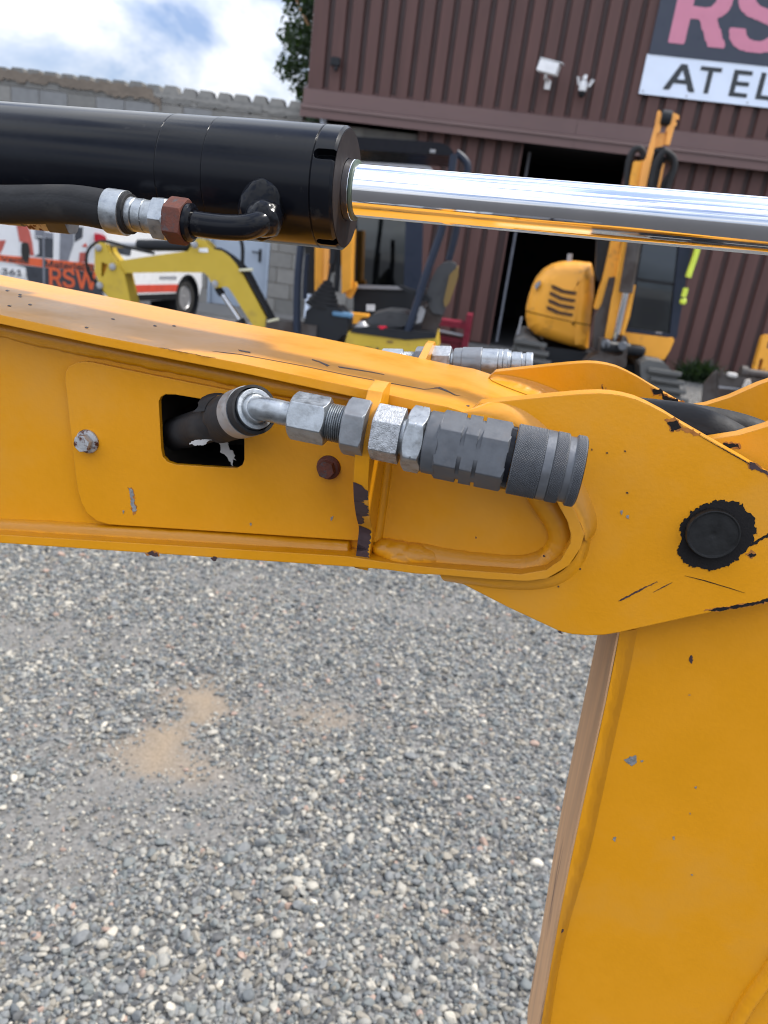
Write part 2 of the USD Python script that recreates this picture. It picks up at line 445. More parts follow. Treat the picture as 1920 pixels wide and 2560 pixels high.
# loose stones: nobody could count them
stone_cols = [(0.098, 0.106, 0.109), (0.14, 0.145, 0.144), (0.187, 0.186, 0.17), (0.244, 0.234, 0.206), (0.31, 0.287, 0.241), (0.374, 0.341, 0.28), (0.281, 0.199, 0.156), (0.07, 0.071, 0.071), (0.16, 0.145, 0.118), (0.216, 0.194, 0.156), (0.122, 0.132, 0.128), (0.45, 0.412, 0.343)]
stone_w = np.array([14, 16, 16, 12, 7, 2.5, 1.6, 8, 9, 7, 13, 1.0], float)
gi = UsdGeom.PointInstancer.Define(stage, '/World/gravel')
gi.GetPrim().SetCustomDataByKey('kind', 'stuff')
gi.GetPrim().SetCustomDataByKey('label', 'loose grey crushed stones covering the yard')
gi.GetPrim().SetCustomDataByKey('category', 'gravel')
protos, pidx = [], []
for k, c in enumerate(stone_cols):
    mk = mat(f'stone_{"abcdefghijkl"[k]}', c, 0.72, var=0.22, scale=120, rvar=0.1)
    for q in range(2):
        ico = trimesh.creation.icosphere(2, 1.0)
        v = ico.vertices.copy()
        rq = np.random.default_rng(100 + k * 7 + q)
        for _ in range(9):                                   # chop flat faces like crushed stone
            d = rq.normal(size=3); d /= np.linalg.norm(d)
            h = rq.uniform(0.55, 0.85)
            t = v @ d
            v = v - np.outer(np.maximum(t - h, 0) * 0.92, d)
        v *= np.array([1.0, rq.uniform(0.65, 0.95), rq.uniform(0.5, 0.75)])
        pp = f'/World/gravel/stone' + (f'_{len(protos):03d}' if protos else '')
        usdkit.mesh(stage, pp, trimesh.Trimesh(v, ico.faces, process=False), mk, smooth=28)
        protos.append(pp); pidx.append(k)
gi.CreatePrototypesRel().SetTargets([Sdf.Path(p) for p in protos])
N0 = 230000
yy = np.where(np.arange(N0) < 190000, 0.45 + (rng.random(N0) ** 0.8) * 4.9, 5.2 + rng.random(N0) * 6.3)
xx = (rng.random(N0) * 2 - 1) * (0.62 * yy + 0.5) - 0.06 * yy
dust = np.maximum(patches(xx, yy, DUST), patches(xx, yy, SAND))
keep = rng.random(N0) > np.clip(dust, 0, 1) ** 1.6 * 0.86 + 0.25 * (meshkit.fbm(np.stack([xx * 2, yy * 2, xx * 0], -1), 3, 3) > 0.6)
xx, yy, dust = xx[keep], yy[keep], dust[keep]
n_ = len(xx)
rad = np.clip(rng.lognormal(math.log(0.0064), 0.36, n_), 0.0035, 0.017) * (1 - 0.5 * np.clip(dust, 0, 1))
rad = np.where(yy > 5.3, rad * 1.25, rad)
zz = ground_z(xx, yy) + rad * (rng.random(n_) * 0.7 - 0.05)
ax = rng.normal(size=(n_, 3)) * np.array([0.25, 0.25, 1.0]); ax /= np.linalg.norm(ax, axis=1, keepdims=True)
an = rng.random(n_) * math.pi * 2
quat = np.c_[np.cos(an / 2), ax * np.sin(an / 2)[:, None]]
col_i = rng.choice(len(stone_cols), n_, p=stone_w / stone_w.sum())
gi.CreateProtoIndicesAttr(Vt.IntArray.FromNumpy((col_i * 2 + rng.integers(0, 2, n_)).astype(np.int32)))
gi.CreatePositionsAttr(Vt.Vec3fArray.FromNumpy(np.c_[xx, yy, zz].astype(np.float32)))
gi.CreateScalesAttr(Vt.Vec3fArray.FromNumpy((rad[:, None] * np.c_[rng.uniform(0.9, 1.3, n_), rng.uniform(0.8, 1.1, n_), rng.uniform(0.8, 1.1, n_)]).astype(np.float32)))
gi.CreateOrientationsAttr(Vt.QuathArray([Gf.Quath(float(q[0]), float(q[1]), float(q[2]), float(q[3])) for q in quat]))
# ================================================================== BACKGROUND MATERIALS
M['brown_clad'] = mat('brown_cladding', (0.074, 0.036, 0.031), 0.55, var=0.22, scale=2.2, stretch=(2.5, 2.5, 0.22), spec=0.3, rvar=0.08, bump=0.1, bscale=3, bdist=0.01)
M['brown_dark'] = mat('brown_groove', (0.036, 0.017, 0.015), 0.6, var=0.1, scale=2)
M['brown_pale'] = mat('brown_flashing', (0.082, 0.042, 0.037), 0.45, var=0.12, scale=2.0, bump=0.12, bscale=4, bdist=0.01)
M['brown_light'] = mat('brown_light', (0.115, 0.072, 0.066), 0.45, var=0.12, scale=2.0)
M['black_gloss'] = mat('black_gloss', (0.004, 0.004, 0.006), 0.3, spec=0.2)
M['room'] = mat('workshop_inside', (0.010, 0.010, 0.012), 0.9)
for k, c in enumerate([(0.148, 0.143, 0.132), (0.172, 0.166, 0.153), (0.130, 0.127, 0.118), (0.148, 0.150, 0.150)]):
    M[f'block{k}'] = mat(f'concrete_block_{"abcd"[k]}', c, 0.9, var=0.18, scale=9, bump=0.5, bscale=60, bdist=0.004)
M['mortar'] = mat('mortar', (0.135, 0.12, 0.10), 0.95, var=0.22, scale=8, bump=0.7, bscale=25, bdist=0.01)
M['render_smear'] = mat('smeared_mortar', (0.12, 0.096, 0.074), 0.95, var=0.3, scale=7, bump=0.8, bscale=18, bdist=0.015)
M['sign_dark'] = mat('sign_dark', (0.022, 0.028, 0.045), 0.45)
M['sign_white'] = mat('sign_white', (0.56, 0.62, 0.72), 0.45, var=0.04, scale=3)
M['sign_pink'] = mat('sign_pink', (0.46, 0.165, 0.235), 0.45, var=0.04)
M['sign_ink'] = mat('sign_ink', (0.018, 0.022, 0.026), 0.5)
M['white_plastic'] = mat('white_plastic', (0.62, 0.62, 0.62), 0.45)
M['black_plastic'] = mat('black_plastic', (0.009, 0.010, 0.012), 0.5, spec=0.25)
M['grey_door'] = mat('grey_steel_door', (0.235, 0.275, 0.33), 0.45, var=0.05)
M['frame_blue'] = mat('blue_grey_frame', (0.012, 0.017, 0.030), 0.4, spec=0.3)
M['white_van'] = mat('white_van_paint', (0.66, 0.67, 0.69), 0.3, var=0.03, coat=0.3)
M['van_orange'] = mat('van_orange', (0.62, 0.105, 0.035), 0.4)
M['van_red'] = mat('van_red', (0.50, 0.06, 0.035), 0.4)
M['print_red'] = mat('print_red', (0.42, 0.09, 0.07), 0.45, var=0.2, scale=12)
M['print_dark'] = mat('print_dark', (0.035, 0.04, 0.052), 0.4, var=0.3, scale=10)
M['print_grey'] = mat('print_grey', (0.17, 0.18, 0.21), 0.4, var=0.2, scale=8)
M['lamp_red'] = mat('lamp_red', (0.42, 0.01, 0.03), 0.2)
M['tyre'] = mat('tyre', (0.018, 0.018, 0.018), 0.8, var=0.3)
M['wheel_grey'] = mat('wheel_grey', (0.30, 0.30, 0.31), 0.4, 0.5)
M['track'] = mat('dusty_track', (0.075, 0.075, 0.072), 0.85, var=0.25, scale=6)
M['dirty_steel'] = mat('dirty_steel', (0.055, 0.047, 0.043), 0.6, 0.3, var=0.4, scale=5, col2=(0.03, 0.02, 0.016), lo=0.45, hi=0.6, c2scale=4)
M['bucket_inside'] = mat('bucket_inside', (0.060, 0.042, 0.034), 0.75, var=0.4, scale=5)
M['strap'] = mat('pale_strap', (0.42, 0.38, 0.34), 0.8)
M['hivis'] = mat('hivis_yellow', (0.52, 0.62, 0.06), 0.5)
M['red_paint'] = mat('red_paint', (0.17, 0.010, 0.026), 0.4)
M['seat'] = mat('grey_vinyl', (0.028, 0.029, 0.031), 0.4, var=0.2, scale=10)
M['seat_tan'] = mat('seat_tan', (0.14, 0.085, 0.02), 0.7)
M['grey_paint'] = mat('grey_paint', (0.20, 0.20, 0.21), 0.45)
M['blue_plastic'] = mat('blue_plastic', (0.07, 0.16, 0.26), 0.5)
M['tie'] = mat('cream_tie', (0.62, 0.58, 0.40), 0.6)
M['slot_dark'] = mat('slot_dark', (0.05, 0.022, 0.008), 0.8)
M['orange_bright'] = mat('orange_pivot', (0.70, 0.30, 0.06), 0.45, var=0.08, scale=5)
glass = usdkit.material(stage, '/World/Looks/cab_glass', {
    'fr': ('fresnel', {'IOR': 1.55}), 'ad': ('math', {'math_type': 'multiply_add', 'value2': 1.0, 'value3': 0.06}),
    't': ('transparent_bsdf', {'color': (0.14, 0.17, 0.17)}), 'g': ('glossy_bsdf', {'color': (0.9, 0.95, 1.0), 'roughness': 0.03}), 'mx': ('mix_closure', {})},
    [('fr.fac', 'ad.value1'), ('ad.value', 'mx.fac'), ('t.BSDF', 'mx.closure1'), ('g.BSDF', 'mx.closure2')], surface='mx.closure')
M['glass'] = glass


def zone(x0, y0, k):
    return lambda *pts: [(x0 + x / k, y0 + y / k) for x, y in pts]


# ================================================================== WORKSHOP
GF = Frame(ground_at(1750, 940), -6)
DS0, DS1 = -3.49, -1.9
bld = thing('workshop', 'brown ribbed metal workshop with a dark open doorway', 'building', GF.w(-3, 0, 0))
part(bld, 'wall', cat([GF.box(-6.98, 4.0, 0.02, 0.14, 3.2, 6.6), GF.box(-5.15, DS0, 0.02, 0.14, 0, 3.2), GF.box(DS1, 4.0, 0.02, 0.14, 0, 3.2)]), M['brown_dark'], smooth=False)
part(bld, 'wall', cat([GF.box(-6.98, -6.86, 0.14, 9, 3.2, 6.6), GF.box(-6.98, 4.0, 9, 9.1, 0, 6.6), GF.box(3.9, 4.0, 0.14, 9, 0, 6.6)]), M['brown_clad'], smooth=False)
part(bld, 'roof', GF.box(-7.1, 4.1, -0.05, 9.2, 6.6, 6.7), M['brown_pale'], smooth=False)
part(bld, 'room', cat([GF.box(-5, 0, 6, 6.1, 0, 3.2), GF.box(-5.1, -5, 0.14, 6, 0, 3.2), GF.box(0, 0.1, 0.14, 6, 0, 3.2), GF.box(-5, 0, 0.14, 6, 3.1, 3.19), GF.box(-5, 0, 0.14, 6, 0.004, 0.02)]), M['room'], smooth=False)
part(bld, 'door_jamb', GF.box(DS0 - 0.03, DS0, -0.06, 0.14, 0, 3.1), M['brown_clad'], smooth=False)
part(bld, 'door_jamb', GF.box(DS1, DS1 + 0.05, -0.06, 0.14, 0, 3.1), M['brown_clad'], smooth=False)
part(bld, 'inside_rail', GF.box(DS0 + 0.10, DS0 + 0.14, 0.5, 0.54, 0, 3.05), M['print_grey'], smooth=False)


def pan(s0, s1, z0, z1, d=0.034):
    """one cladding rib: a shallow trapezoid standing proud of the sheet"""
    q = [(s0, 0.0195), (s0 + 0.018, -d), (s1 - 0.018, -d), (s1, 0.0195)]
    v = np.array([(s, o, z) for z in (z0, z1) for s, o in q])
    f = [[0, 1, 5], [0, 5, 4], [1, 2, 6], [1, 6, 5], [2, 3, 7], [2, 7, 6], [0, 2, 1], [0, 3, 2], [4, 5, 6], [4, 6, 7]]
    return trimesh.Trimesh(GF.mesh(v), f, process=False)


rp = (GF.sz(1111, 255)[0] - GF.sz(814.7, 219)[0]) / 7.0
s_first = GF.sz(814.7, 219)[0]
GW = 0.066
part(bld, 'cladding_panel', pan(-6.98, s_first - GW / 2, 3.42, 6.6), M['brown_clad'], smooth=False)
k = 0
while s_first + k * rp < 3.7:
    s0 = s_first + k * rp
    part(bld, 'cladding_panel', pan(s0 + GW / 2, s0 + rp - GW / 2, 3.42, 6.6), M['brown_clad'], smooth=False)
    k += 1
k = -1
s_low = GF.sz(1072, 380)[0]
while s_low + k * rp < 3.7:
    s0 = max(-5.14, s_low + k * rp + GW / 2); s1 = s_low + (k + 1) * rp - GW / 2
    k += 1
    for a, b in ((s0, min(s1, DS0 - 0.035)), (max(s0, DS1 + 0.055), s1)):
        if b - a > 0.06:
            part(bld, 'cladding_panel', pan(a, b, 0.03, 3.14), M['brown_clad'], smooth=False)
prof = [(0.019, 3.56), (-0.045, 3.50), (-0.075, 3.29), (-0.17, 3.255), (-0.185, 3.09), (-0.165, 3.09), (-0.15, 3.20), (0.019, 3.22)]
m_ = trimesh.creation.extrude_polygon(Polygon(prof), 5.3, engine='earcut')
for a, b in ((-7.02, -2.75), (-2.745, 3.98)):
    v = m_.vertices
    part(bld, 'eave_flashing', trimesh.Trimesh(GF.mesh(np.c_[a + v[:, 2] / 5.3 * (b - a), v[:, 0], v[:, 1]]), m_.faces, process=False), M['brown_pale'], smooth=False)

part(bld, 'drip_edge', GF.box(-7.0, 3.97, -0.192, -0.1755, 3.215, 3.262), M['brown_light'], smooth=False)
# sign
sg = thing('sign', 'dark and white workshop sign with pink RSW over black ATELIER', 'sign', GF.w(-1, -0.08, 4.0))
zt = GF.sz(1618.6, 134.5, -0.07)[1]
zb = GF.sz(1599, 234, -0.07)[1]
sl = GF.sz(1618.6, 134.5, -0.07)[0]
sb_ = part(sg, 'panel', GF.box(sl, sl + 3.3, -0.066, -0.036, zb, zt), M['sign_white'], smooth=False, label='white lower panel')
sd_ = part(sg, 'panel', GF.box(sl + 0.02, sl + 3.28, -0.072, -0.040, zt, zt + 1.25), M['sign_dark'], smooth=False, label='dark blue upper panel')
sA, zA = GF.sz(1560 + 450 / 4.608, 1035 / 4.608, -0.07)
hA = GF.sz(1560 + 700 / 4.608, 760 / 4.608, -0.07)[1] - GF.sz(1560 + 640 / 4.608, 1058 / 4.608, -0.07)[1]
sT = GF.sz(1560 + 880 / 4.608, 820 / 4.608, -0.07)[0] - GF.sz(1560 + 660 / 4.608, 760 / 4.608, -0.07)[0]
lets = [('A', sA, 1.5), ('T', None, 1.15), ('E', None, 1.2), ('L', None, 1.2), ('I', None, 1.2), ('E', None, 1.2), ('R', None, 1.2)]
spx = [430, 792, 1158, 1465, 1745, 1880, 2140]
zl = zb + (zt - zb) * 0.20
for (ch, _, xs), px in zip(lets, spx):
    s_ = GF.sz(1560 + px / 4.608, (1040 + (px - 450) * 0.115) / 4.608, -0.067)[0]
    part(sb_, 'letter', GF.text(ch, s_, zl, -0.0661, hA * 0.97, 0.003, True, xs), M['sign_ink'], smooth=False)
for ch, px in (('R', 420), ('S', 1105), ('W', 1780)):
    s_ = GF.sz(1560 + px / 4.608, (470 + (px - 480) * 0.115) / 4.608, -0.073)[0]
    z_ = GF.sz(1560 + 560 / 4.608, 475 / 4.608, -0.073)[1]
    hR = 0.84
    part(sd_, 'letter', cat([GF.text(ch, s_ + dx, z_, -0.0721 - dx * 0.004, hR, 0.003, True, 1.14) for dx in (0.0, 0.03, 0.055)]), M['sign_pink'], smooth=False)
for s_, z_ in ((sl + 0.05, zb + 0.04), (sl + 0.68, zb + 0.035), (sl + 1.55, zb + 0.035), (sl + 2.5, zb + 0.035)):
    part(sb_, 'screw', cyl(GF.w(s_, -0.066, z_), GF.w(s_, -0.07, z_), 0.012, 12), M['grey_paint'], smooth=False)

# cameras and lamp on the wall
Z = zone(1300, 100, 6.38)
b0, b1 = GF.at(*Z((330, 410))[0], -0.28), GF.at(*Z((590, 480))[0], -0.36)
c1 = thing('security_camera', 'white box security camera on a bracket on the brown wall', 'camera', b0)
dd = (b1 - b0) / np.linalg.norm(b1 - b0)
sidev = np.cross(dd, [0, 0, 1]); sidev /= np.linalg.norm(sidev); upv = np.cross(sidev, dd)
cb = part(c1, 'housing', rbox((b0 + b1) / 2, (np.linalg.norm(b1 - b0) + 0.05, 0.14, 0.16), 0.02, np.stack([dd, sidev, upv], 1)), M['white_plastic'])
part(cb, 'lens', cyl(b1 + dd * 0.012, b1 + dd * 0.022, 0.043, 24), M['black_plastic'])
part(c1, 'sunshade', rbox((b0 + b1) / 2 + upv * 0.09 + dd * 0.02, (np.linalg.norm(b1 - b0) + 0.09, 0.13, 0.014), 0.006, np.stack([dd, sidev, upv], 1)), M['white_plastic'])
mid = (b0 + b1) / 2
wl = GF.at(*Z((440, 720))[0], -0.04)
part(c1, 'bracket', cat([tube(smooth_path([mid - upv * 0.05, mid - upv * 0.12, wl + np.array([0, 0, 0.03]), wl], 14), 0.022, 10), rbox(wl, (0.09, 0.03, 0.12), 0.008)]), M['white_plastic'])
d0 = GF.at(*Z((1010, 730))[0], -0.14)
c2 = thing('security_camera', 'small white dome camera with upright aerials and black eye beside the box camera', 'camera', d0)
part(c2, 'body', lathe([(-0.075, 0.052), (-0.06, 0.062), (0.0, 0.062), (0.05, 0.052), (0.07, 0.03)], d0, d0 + np.array([0, 0, 1.0]), 28), M['white_plastic'])
part(c2, 'dome', lathe([(-0.155, 0.015), (-0.145, 0.034), (-0.12, 0.05), (-0.085, 0.056), (-0.076, 0.056)], d0, d0 + np.array([0, 0, 1.0]), 24), M['black_plastic'])
for p0, p1 in (((930, 720), (915, 580)), ((955, 715), (940, 590)), ((1085, 745), (1155, 625)), ((1105, 750), (1185, 640))):
    part(c2, 'aerial', cyl(GF.at(*Z(p0)[0], -0.15), GF.at(*Z(p1)[0], -0.15), 0.0085, 8), M['white_plastic'])
part(c2, 'mount', rbox(d0 + GF.n * 0.06 + np.array([0, 0, 0.11]), (0.05, 0.16, 0.07), 0.01), M['white_plastic'])
Z = zone(740, 0, 4.1475)
l0 = GF.at(*Z((410, 640))[0], -0.10)
lm = thing('wall_lamp', 'small dark floodlight on the brown wall near the building corner', 'lamp', l0)
part(lm, 'head', rbox(l0, (0.15, 0.07, 0.12), 0.015), M['black_plastic'])
part(lm, 'bracket', rbox(l0 + GF.n * 0.06, (0.04, 0.12, 0.04), 0.008), M['black_plastic'])
part(lm, 'sensor', lathe([(0, 0.02), (0.05, 0.03), (0.07, 0.02)], l0 + np.array([0.02, -0.02, -0.06]), l0 + np.array([0.02, -0.02, -1]), 14), M['black_plastic'])

# ================================================================== CONCRETE BLOCK WALL
bw = thing('block_wall', 'tall grey concrete block wall with a grey steel door, left of the brown workshop', 'wall', GF.w(-9, 0.1, 0))
BL, BH, WO = 0.505, 0.255, 0.10
S_L, S_R = -13.6, -5.16
DRL, DRR = -8.52, -7.44
part(bw, 'mortar', cat([GF.box(S_L, DRL, WO + 0.012, WO + 0.19, 0, 3.06), GF.box(DRR, S_R, WO + 0.012, WO + 0.19, 0, 3.06), GF.box(DRL, DRR, WO + 0.012, WO + 0.19, 2.04, 3.06)]), M['mortar'], smooth=False)


def block(s0, s1, z0, z1, var, jag=0.004):
    q = np.random.default_rng(var)
    o0 = WO + q.uniform(-0.004, 0.004)
    c = 0.012
    P = sbox(s0 + 0.007, z0 + 0.007, s1 - 0.007, z1 - 0.007).buffer(-c, join_style=1).buffer(c, join_style=1, quad_segs=1)
    return GF.prism(P, o0, WO + 0.03)


rows = 12
vi = 0
for r in range(rows):
    z0 = r * BH
    s = S_L + (0 if r % 2 else BL / 2)
    while s < S_R:
        s1 = min(s + BL, S_R)
        for a, b in ((s, s1),):
            segs = [(a, b)] if (b <= DRL or a >= DRR or z0 > 2.03) else [(a, min(b, DRL)), (max(a, DRR), b)]
            for a_, b_ in segs:
                if b_ - a_ > 0.08:
                    pale = a_ < -8.6 and z0 > 2.0
                    part(bw, 'concrete_block', block(a_, b_, z0, z0 + BH, vi), M['block3' if pale and vi % 3 else f'block{[0, 1, 2, 0, 1][vi % 5]}'], smooth=False)
            vi += 1
        s = s1
# topmost course: hollow blocks with sloped shoulders and gaps between
s = S_L
k = 0
zt0 = rows * BH
while s < -7.06:
    w = 0.298
    q = np.random.default_rng(900 + k)
    old = s > -9.5
    dz = 0.275 + q.uniform(-0.012, 0.012)
    gap = 0.0 if not old else (0.03 if k % 2 else 0.0)
    P = Polygon([(s + gap, zt0 + 0.004), (s + w - 0.004, zt0 + 0.004), (s + w - 0.004, zt0 + dz - 0.11), (s + w - 0.02, zt0 + dz - 0.09), (s + w - 0.055, zt0 + dz), (s + gap + 0.055, zt0 + dz), (s + gap + 0.02, zt0 + dz - 0.09), (s + gap, zt0 + dz - 0.11)])
    part(bw, 'coping_block', GF.prism(P, WO + q.uniform(0, 0.012), WO + 0.19), M['block1' if old else 'block2'], smooth=False)
    if old and k % 2 == 0 and k > 1:
        part(bw, 'hollow_face', GF.box(s + 0.02, s + w + 0.22, WO - 0.006, WO - 0.001, zt0 + 0.03, zt0 + 0.17), M['block2'], smooth=False)
    s += w; k += 1
sm = []
top_px = [(0, 182), (120, 200), (240, 212), (330, 224), (372, 230)]
bot_px = [(372, 236), (330, 238), (300, 234), (262, 224), (200, 214), (130, 202), (70, 198), (0, 190)]
P = ragged(np.vstack([[(-13.6, zt0 + 0.20)], GF.szs(top_px, WO) + [0, 0.06], [(-9.45, zt0 + 0.05), (-9.4, zt0 - 0.12)], GF.szs(bot_px, WO) - [0, 0.05], [(-13.6, zt0 - 0.06)]]), 0.035, seed=3)
part(bw, 'mortar_smear', GF.prism(P, WO - 0.016, WO + 0.02), M['render_smear'], smooth=False, label='brown smear of mortar along the upper courses')
P = ragged(np.vstack([GF.szs([(375, 232), (470, 240), (560, 254), (650, 268), (757, 284), (757, 290), (640, 276), (540, 262), (460, 250), (376, 240)], WO)]), 0.02, seed=9)
part(bw, 'mortar_smear', GF.prism(P, WO - 0.010, WO + 0.02), M['block1'], smooth=False)
# pale strip of downpipe beside the cladding
part(bw, 'downpipe', cyl(GF.w(-6.68, 0.02, 0), GF.w(-6.68, 0.02, 3.14), 0.05, 16), M['sign_white'])
door = part(bw, 'door', GF.box(DRL + 0.05, DRR - 0.05, WO + 0.04, WO + 0.085, 0.02, 2.0), M['grey_door'], smooth=False)
part(bw, 'door_frame', cat([GF.box(DRL, DRL + 0.05, WO - 0.005, WO + 0.12, 0, 2.04), GF.box(DRR - 0.05, DRR, WO - 0.005, WO + 0.12, 0, 2.04), GF.box(DRL + 0.05, DRR - 0.05, WO - 0.004, WO + 0.12, 2.0, 2.039)]), M['grey_door'], smooth=False)
hs, hz = GF.sz(650, 632, WO + 0.03)
part(door, 'handle', cat([GF.box(hs - 0.02, hs + 0.025, WO + 0.025, WO + 0.04, hz - 0.15, hz + 0.06), rbox(GF.w(hs - 0.06, WO + 0.0, hz), (0.15, 0.02, 0.025), 0.008), cyl(GF.w(hs, WO + 0.03, hz), GF.w(hs, WO, hz), 0.011, 10)]), M['black_plastic'])
structure('pavement', GF.box(-13.6, -4.2, -1.3, WO - 0.005, -0.02, 0.012), M['block1'], label='pale concrete strip along the foot of the block wall')

# ================================================================== TREE
tc = np.array([-2.1, 19.0, 0.0])
tr = thing('tree', 'dark green tree behind the corner of the brown workshop', 'tree', tc)
part(tr, 'trunk', cat([tube(smooth_path([tc, tc + [0.05, 0, 2.2], tc + [-0.05, 0.1, 4.2], tc + [0.1, 0, 6.6]], 20), np.linspace(0.22, 0.05, 20), 12)] +
                      [tube(smooth_path([tc + [0, 0, 2.2 + 0.6 * i], tc + [0.8 * math.cos(i * 2.4), 0.8 * math.sin(i * 2.4), 2.9 + 0.62 * i], tc + [1.3 * math.cos(i * 2.4), 1.3 * math.sin(i * 2.4), 3.6 + 0.62 * i]], 8), np.linspace(0.07, 0.02, 8), 7) for i in range(7)]), M['brown_primer'])
rt = np.random.default_rng(12)
lv, lf = [], []
clumps = []
for i in range(430):
    h = rt.uniform(2.3, 7.8)
    R_ = 1.65 * math.sqrt(max(0.05, 1 - ((h - 4.7) / 3.3) ** 2))
    a_ = rt.uniform(0, 2 * math.pi); rr_ = R_ * math.sqrt(rt.uniform(0.15, 1)) * rt.uniform(0.75, 1.12)
    clumps.append((tc + [rr_ * math.cos(a_), rr_ * math.sin(a_), h], rt.uniform(0.16, 0.36)))
for c, s in clumps:
    n = 100
    d = rt.normal(size=(n, 3)); d /= np.linalg.norm(d, axis=1, keepdims=True)
    p = c + d * s * rt.uniform(0.3, 1.15, (n, 1))
    u = rt.normal(size=(n, 3)); u /= np.linalg.norm(u, axis=1, keepdims=True)
    w = np.cross(u, rt.normal(size=(n, 3))); w /= np.linalg.norm(w, axis=1, keepdims=True)
    L = rt.uniform(0.05, 0.10, (n, 1)); W = L * 0.42
    b = len(lv) * 4 if False else sum(len(x) for x in lv)
    lv.append(np.stack([p - u * L, p + w * W, p + u * L, p - w * W], 1).reshape(-1, 3))
    I_ = b + np.arange(n)[:, None] * 4
    lf.append(np.vstack([I_ + [0, 1, 2], I_ + [0, 2, 3]]))
leaf = usdkit.material(stage, '/World/Looks/leaf', {
    'g': ('geometry', {}), 'r': ('rgb_ramp', {'ramp': [(0, (0.014, 0.03, 0.012)), (0.6, (0.030, 0.06, 0.022)), (1, (0.065, 0.10, 0.035))]}),
    'd': ('principled_bsdf', {'roughness': 0.5}), 't': ('translucent_bsdf', {'color': (0.09, 0.16, 0.03)}), 'm': ('mix_closure', {'fac': 0.28})},
    [('g.random_per_island', 'r.fac'), ('r.color', 'd.base_color'), ('d.BSDF', 'm.closure1'), ('t.BSDF', 'm.closure2')], surface='m.closure')
part(tr, 'crown', trimesh.Trimesh(np.vstack(lv), np.vstack(lf), process=False), leaf, smooth=False)

# ================================================================== WHITE VANS
_p = ray(110, 640); VA0 = EYE + _p * (8.1 / _p[1])
VF = Frame(VA0, 24)
vs = lambda px, py: VF.sz(px, py, 0)
v1 = thing('van', 'white van with a printed tail, orange stripe and RSW in orange on black', 'van', VF.w(0, 0, 0))
sR = vs(276, 640)[0]; sL = sR - 1.75
body = rbox(VF.w((sR + sL) / 2, 1.15, 1.12), (sR - sL, 2.26, 1.62), 0.07, np.stack([VF.a, VF.n, [0, 0, 1]], 1))
vb = part(v1, 'body', body, M['white_van'])
V = zone(0, 550, 5.925)


def decal(parent, name, pts, m, off, th=0.003):
    return part(parent, name, VF.prism(VF.szs(pts, 0.018), off - th, off), m, smooth=False)


bo = 0.0195
decal(vb, 'orange_stripe', V((-900, 440), (0, 515), (620, 570), (1390, 650), (1400, 770), (640, 700), (0, 610), (-900, 520)), M['van_orange'], bo)
decal(vb, 'dark_print', V((225, 655), (640, 705), (1395, 775), (1560, 1160), (1500, 1300), (600, 1200), (420, 950), (380, 700)), M['print_dark'], bo - 0.001)
decal(vb, 'print_shape', V((245, 80), (400, 60), (440, 160), (480, 340), (505, 525), (450, 530), (410, 340), (290, 320)), M['print_red'], bo)
decal(vb, 'print_shape', V((320, 340), (360, 330), (420, 340), (445, 450), (430, 590), (380, 615), (330, 580), (312, 460)), M['tyre'], bo - 0.0035)
decal(vb, 'print_shape', V((0, 300), (90, 300), (40, 430), (0, 500), (-200, 500)), M['print_red'], bo)
decal(vb, 'print_shape', V((515, 70), (640, 75), (640, 240), (520, 235)), M['print_grey'], bo)
decal(vb, 'print_shape', V((505, 250), (790, 275), (785, 570), (500, 540), (580, 500), (575, 300)), M['print_dark'], bo)
decal(vb, 'print_shape', V((665, 180), (790, 190), (790, 270), (670, 260)), M['print_grey'], bo)
decal(vb, 'print_shape', V((895, 80), (1095, 90), (1090, 360), (1010, 610), (880, 595)), M['print_grey'], bo)
decal(vb, 'print_shape', V((1110, 95), (1230, 110), (1220, 260), (1105, 330)), M['print_dark'], bo)
decal(vb, 'print_shape', V((1210, 390), (1265, 340), (1300, 405)), M['van_red'], bo)
decal(vb, 'print_shape', V((1180, 480), (1300, 480), (1290, 620), (1165, 630)), M['print_red'], bo)
decal(vb, 'tail_lamp', V((1395, 195), (1480, 205), (1560, 240), (1590, 310), (1500, 320), (1400, 340)), M['lamp_red'], bo - 0.004, 0.02)
decal(vb, 'door_seam', V((625, 60), (660, 60), (668, 1300), (640, 1300)), M['print_grey'], bo - 0.0036, 0.002)
decal(vb, 'number_plate', V((-300, 700), (380, 760), (370, 880), (-300, 800)), M['white_plastic'], bo - 0.004, 0.008)


def vtext(t, px, py, h, m, off, xs=1.0, sl=0.0):
    s, z = VF.sz(*V((px, py))[0], 0.018)
    part(vb, 'lettering', VF.text(t, s, z, off, h, 0.002, True, xs, sl), m, smooth=False)


kh = 8.1 / FPX * 1.06 / 5.925
vtext('RSW', 705, 965, 235 * kh, M['van_orange'], bo - 0.0045, 0.86)
vtext('Materiel B', 650, 690, 85 * kh, M['sign_ink'], bo - 0.0045, 1.15)
vtext('& Vente', -130, 590, 60 * kh, M['sign_ink'], bo - 0.0045, 1.5)
vtext('361 JH', 20, 800, 75 * kh, M['print_dark'], bo - 0.013, 1.3)
for sx in (0.12, 0.88):
    c = VF.w(sL + (sR - sL) * sx, 0.6, 0.32)
    w_ = part(v1, 'wheel', cyl(c - VF.a * 0.1, c + VF.a * 0.1, 0.31, 32, 0.02), M['tyre'])
part(v1, 'bumper', rbox(VF.w((sL + sR) / 2, 0.0, 0.38), (sR - sL, 0.12, 0.2), 0.04, np.stack([VF.a, VF.n, [0, 0, 1]], 1)), M['black_plastic'])

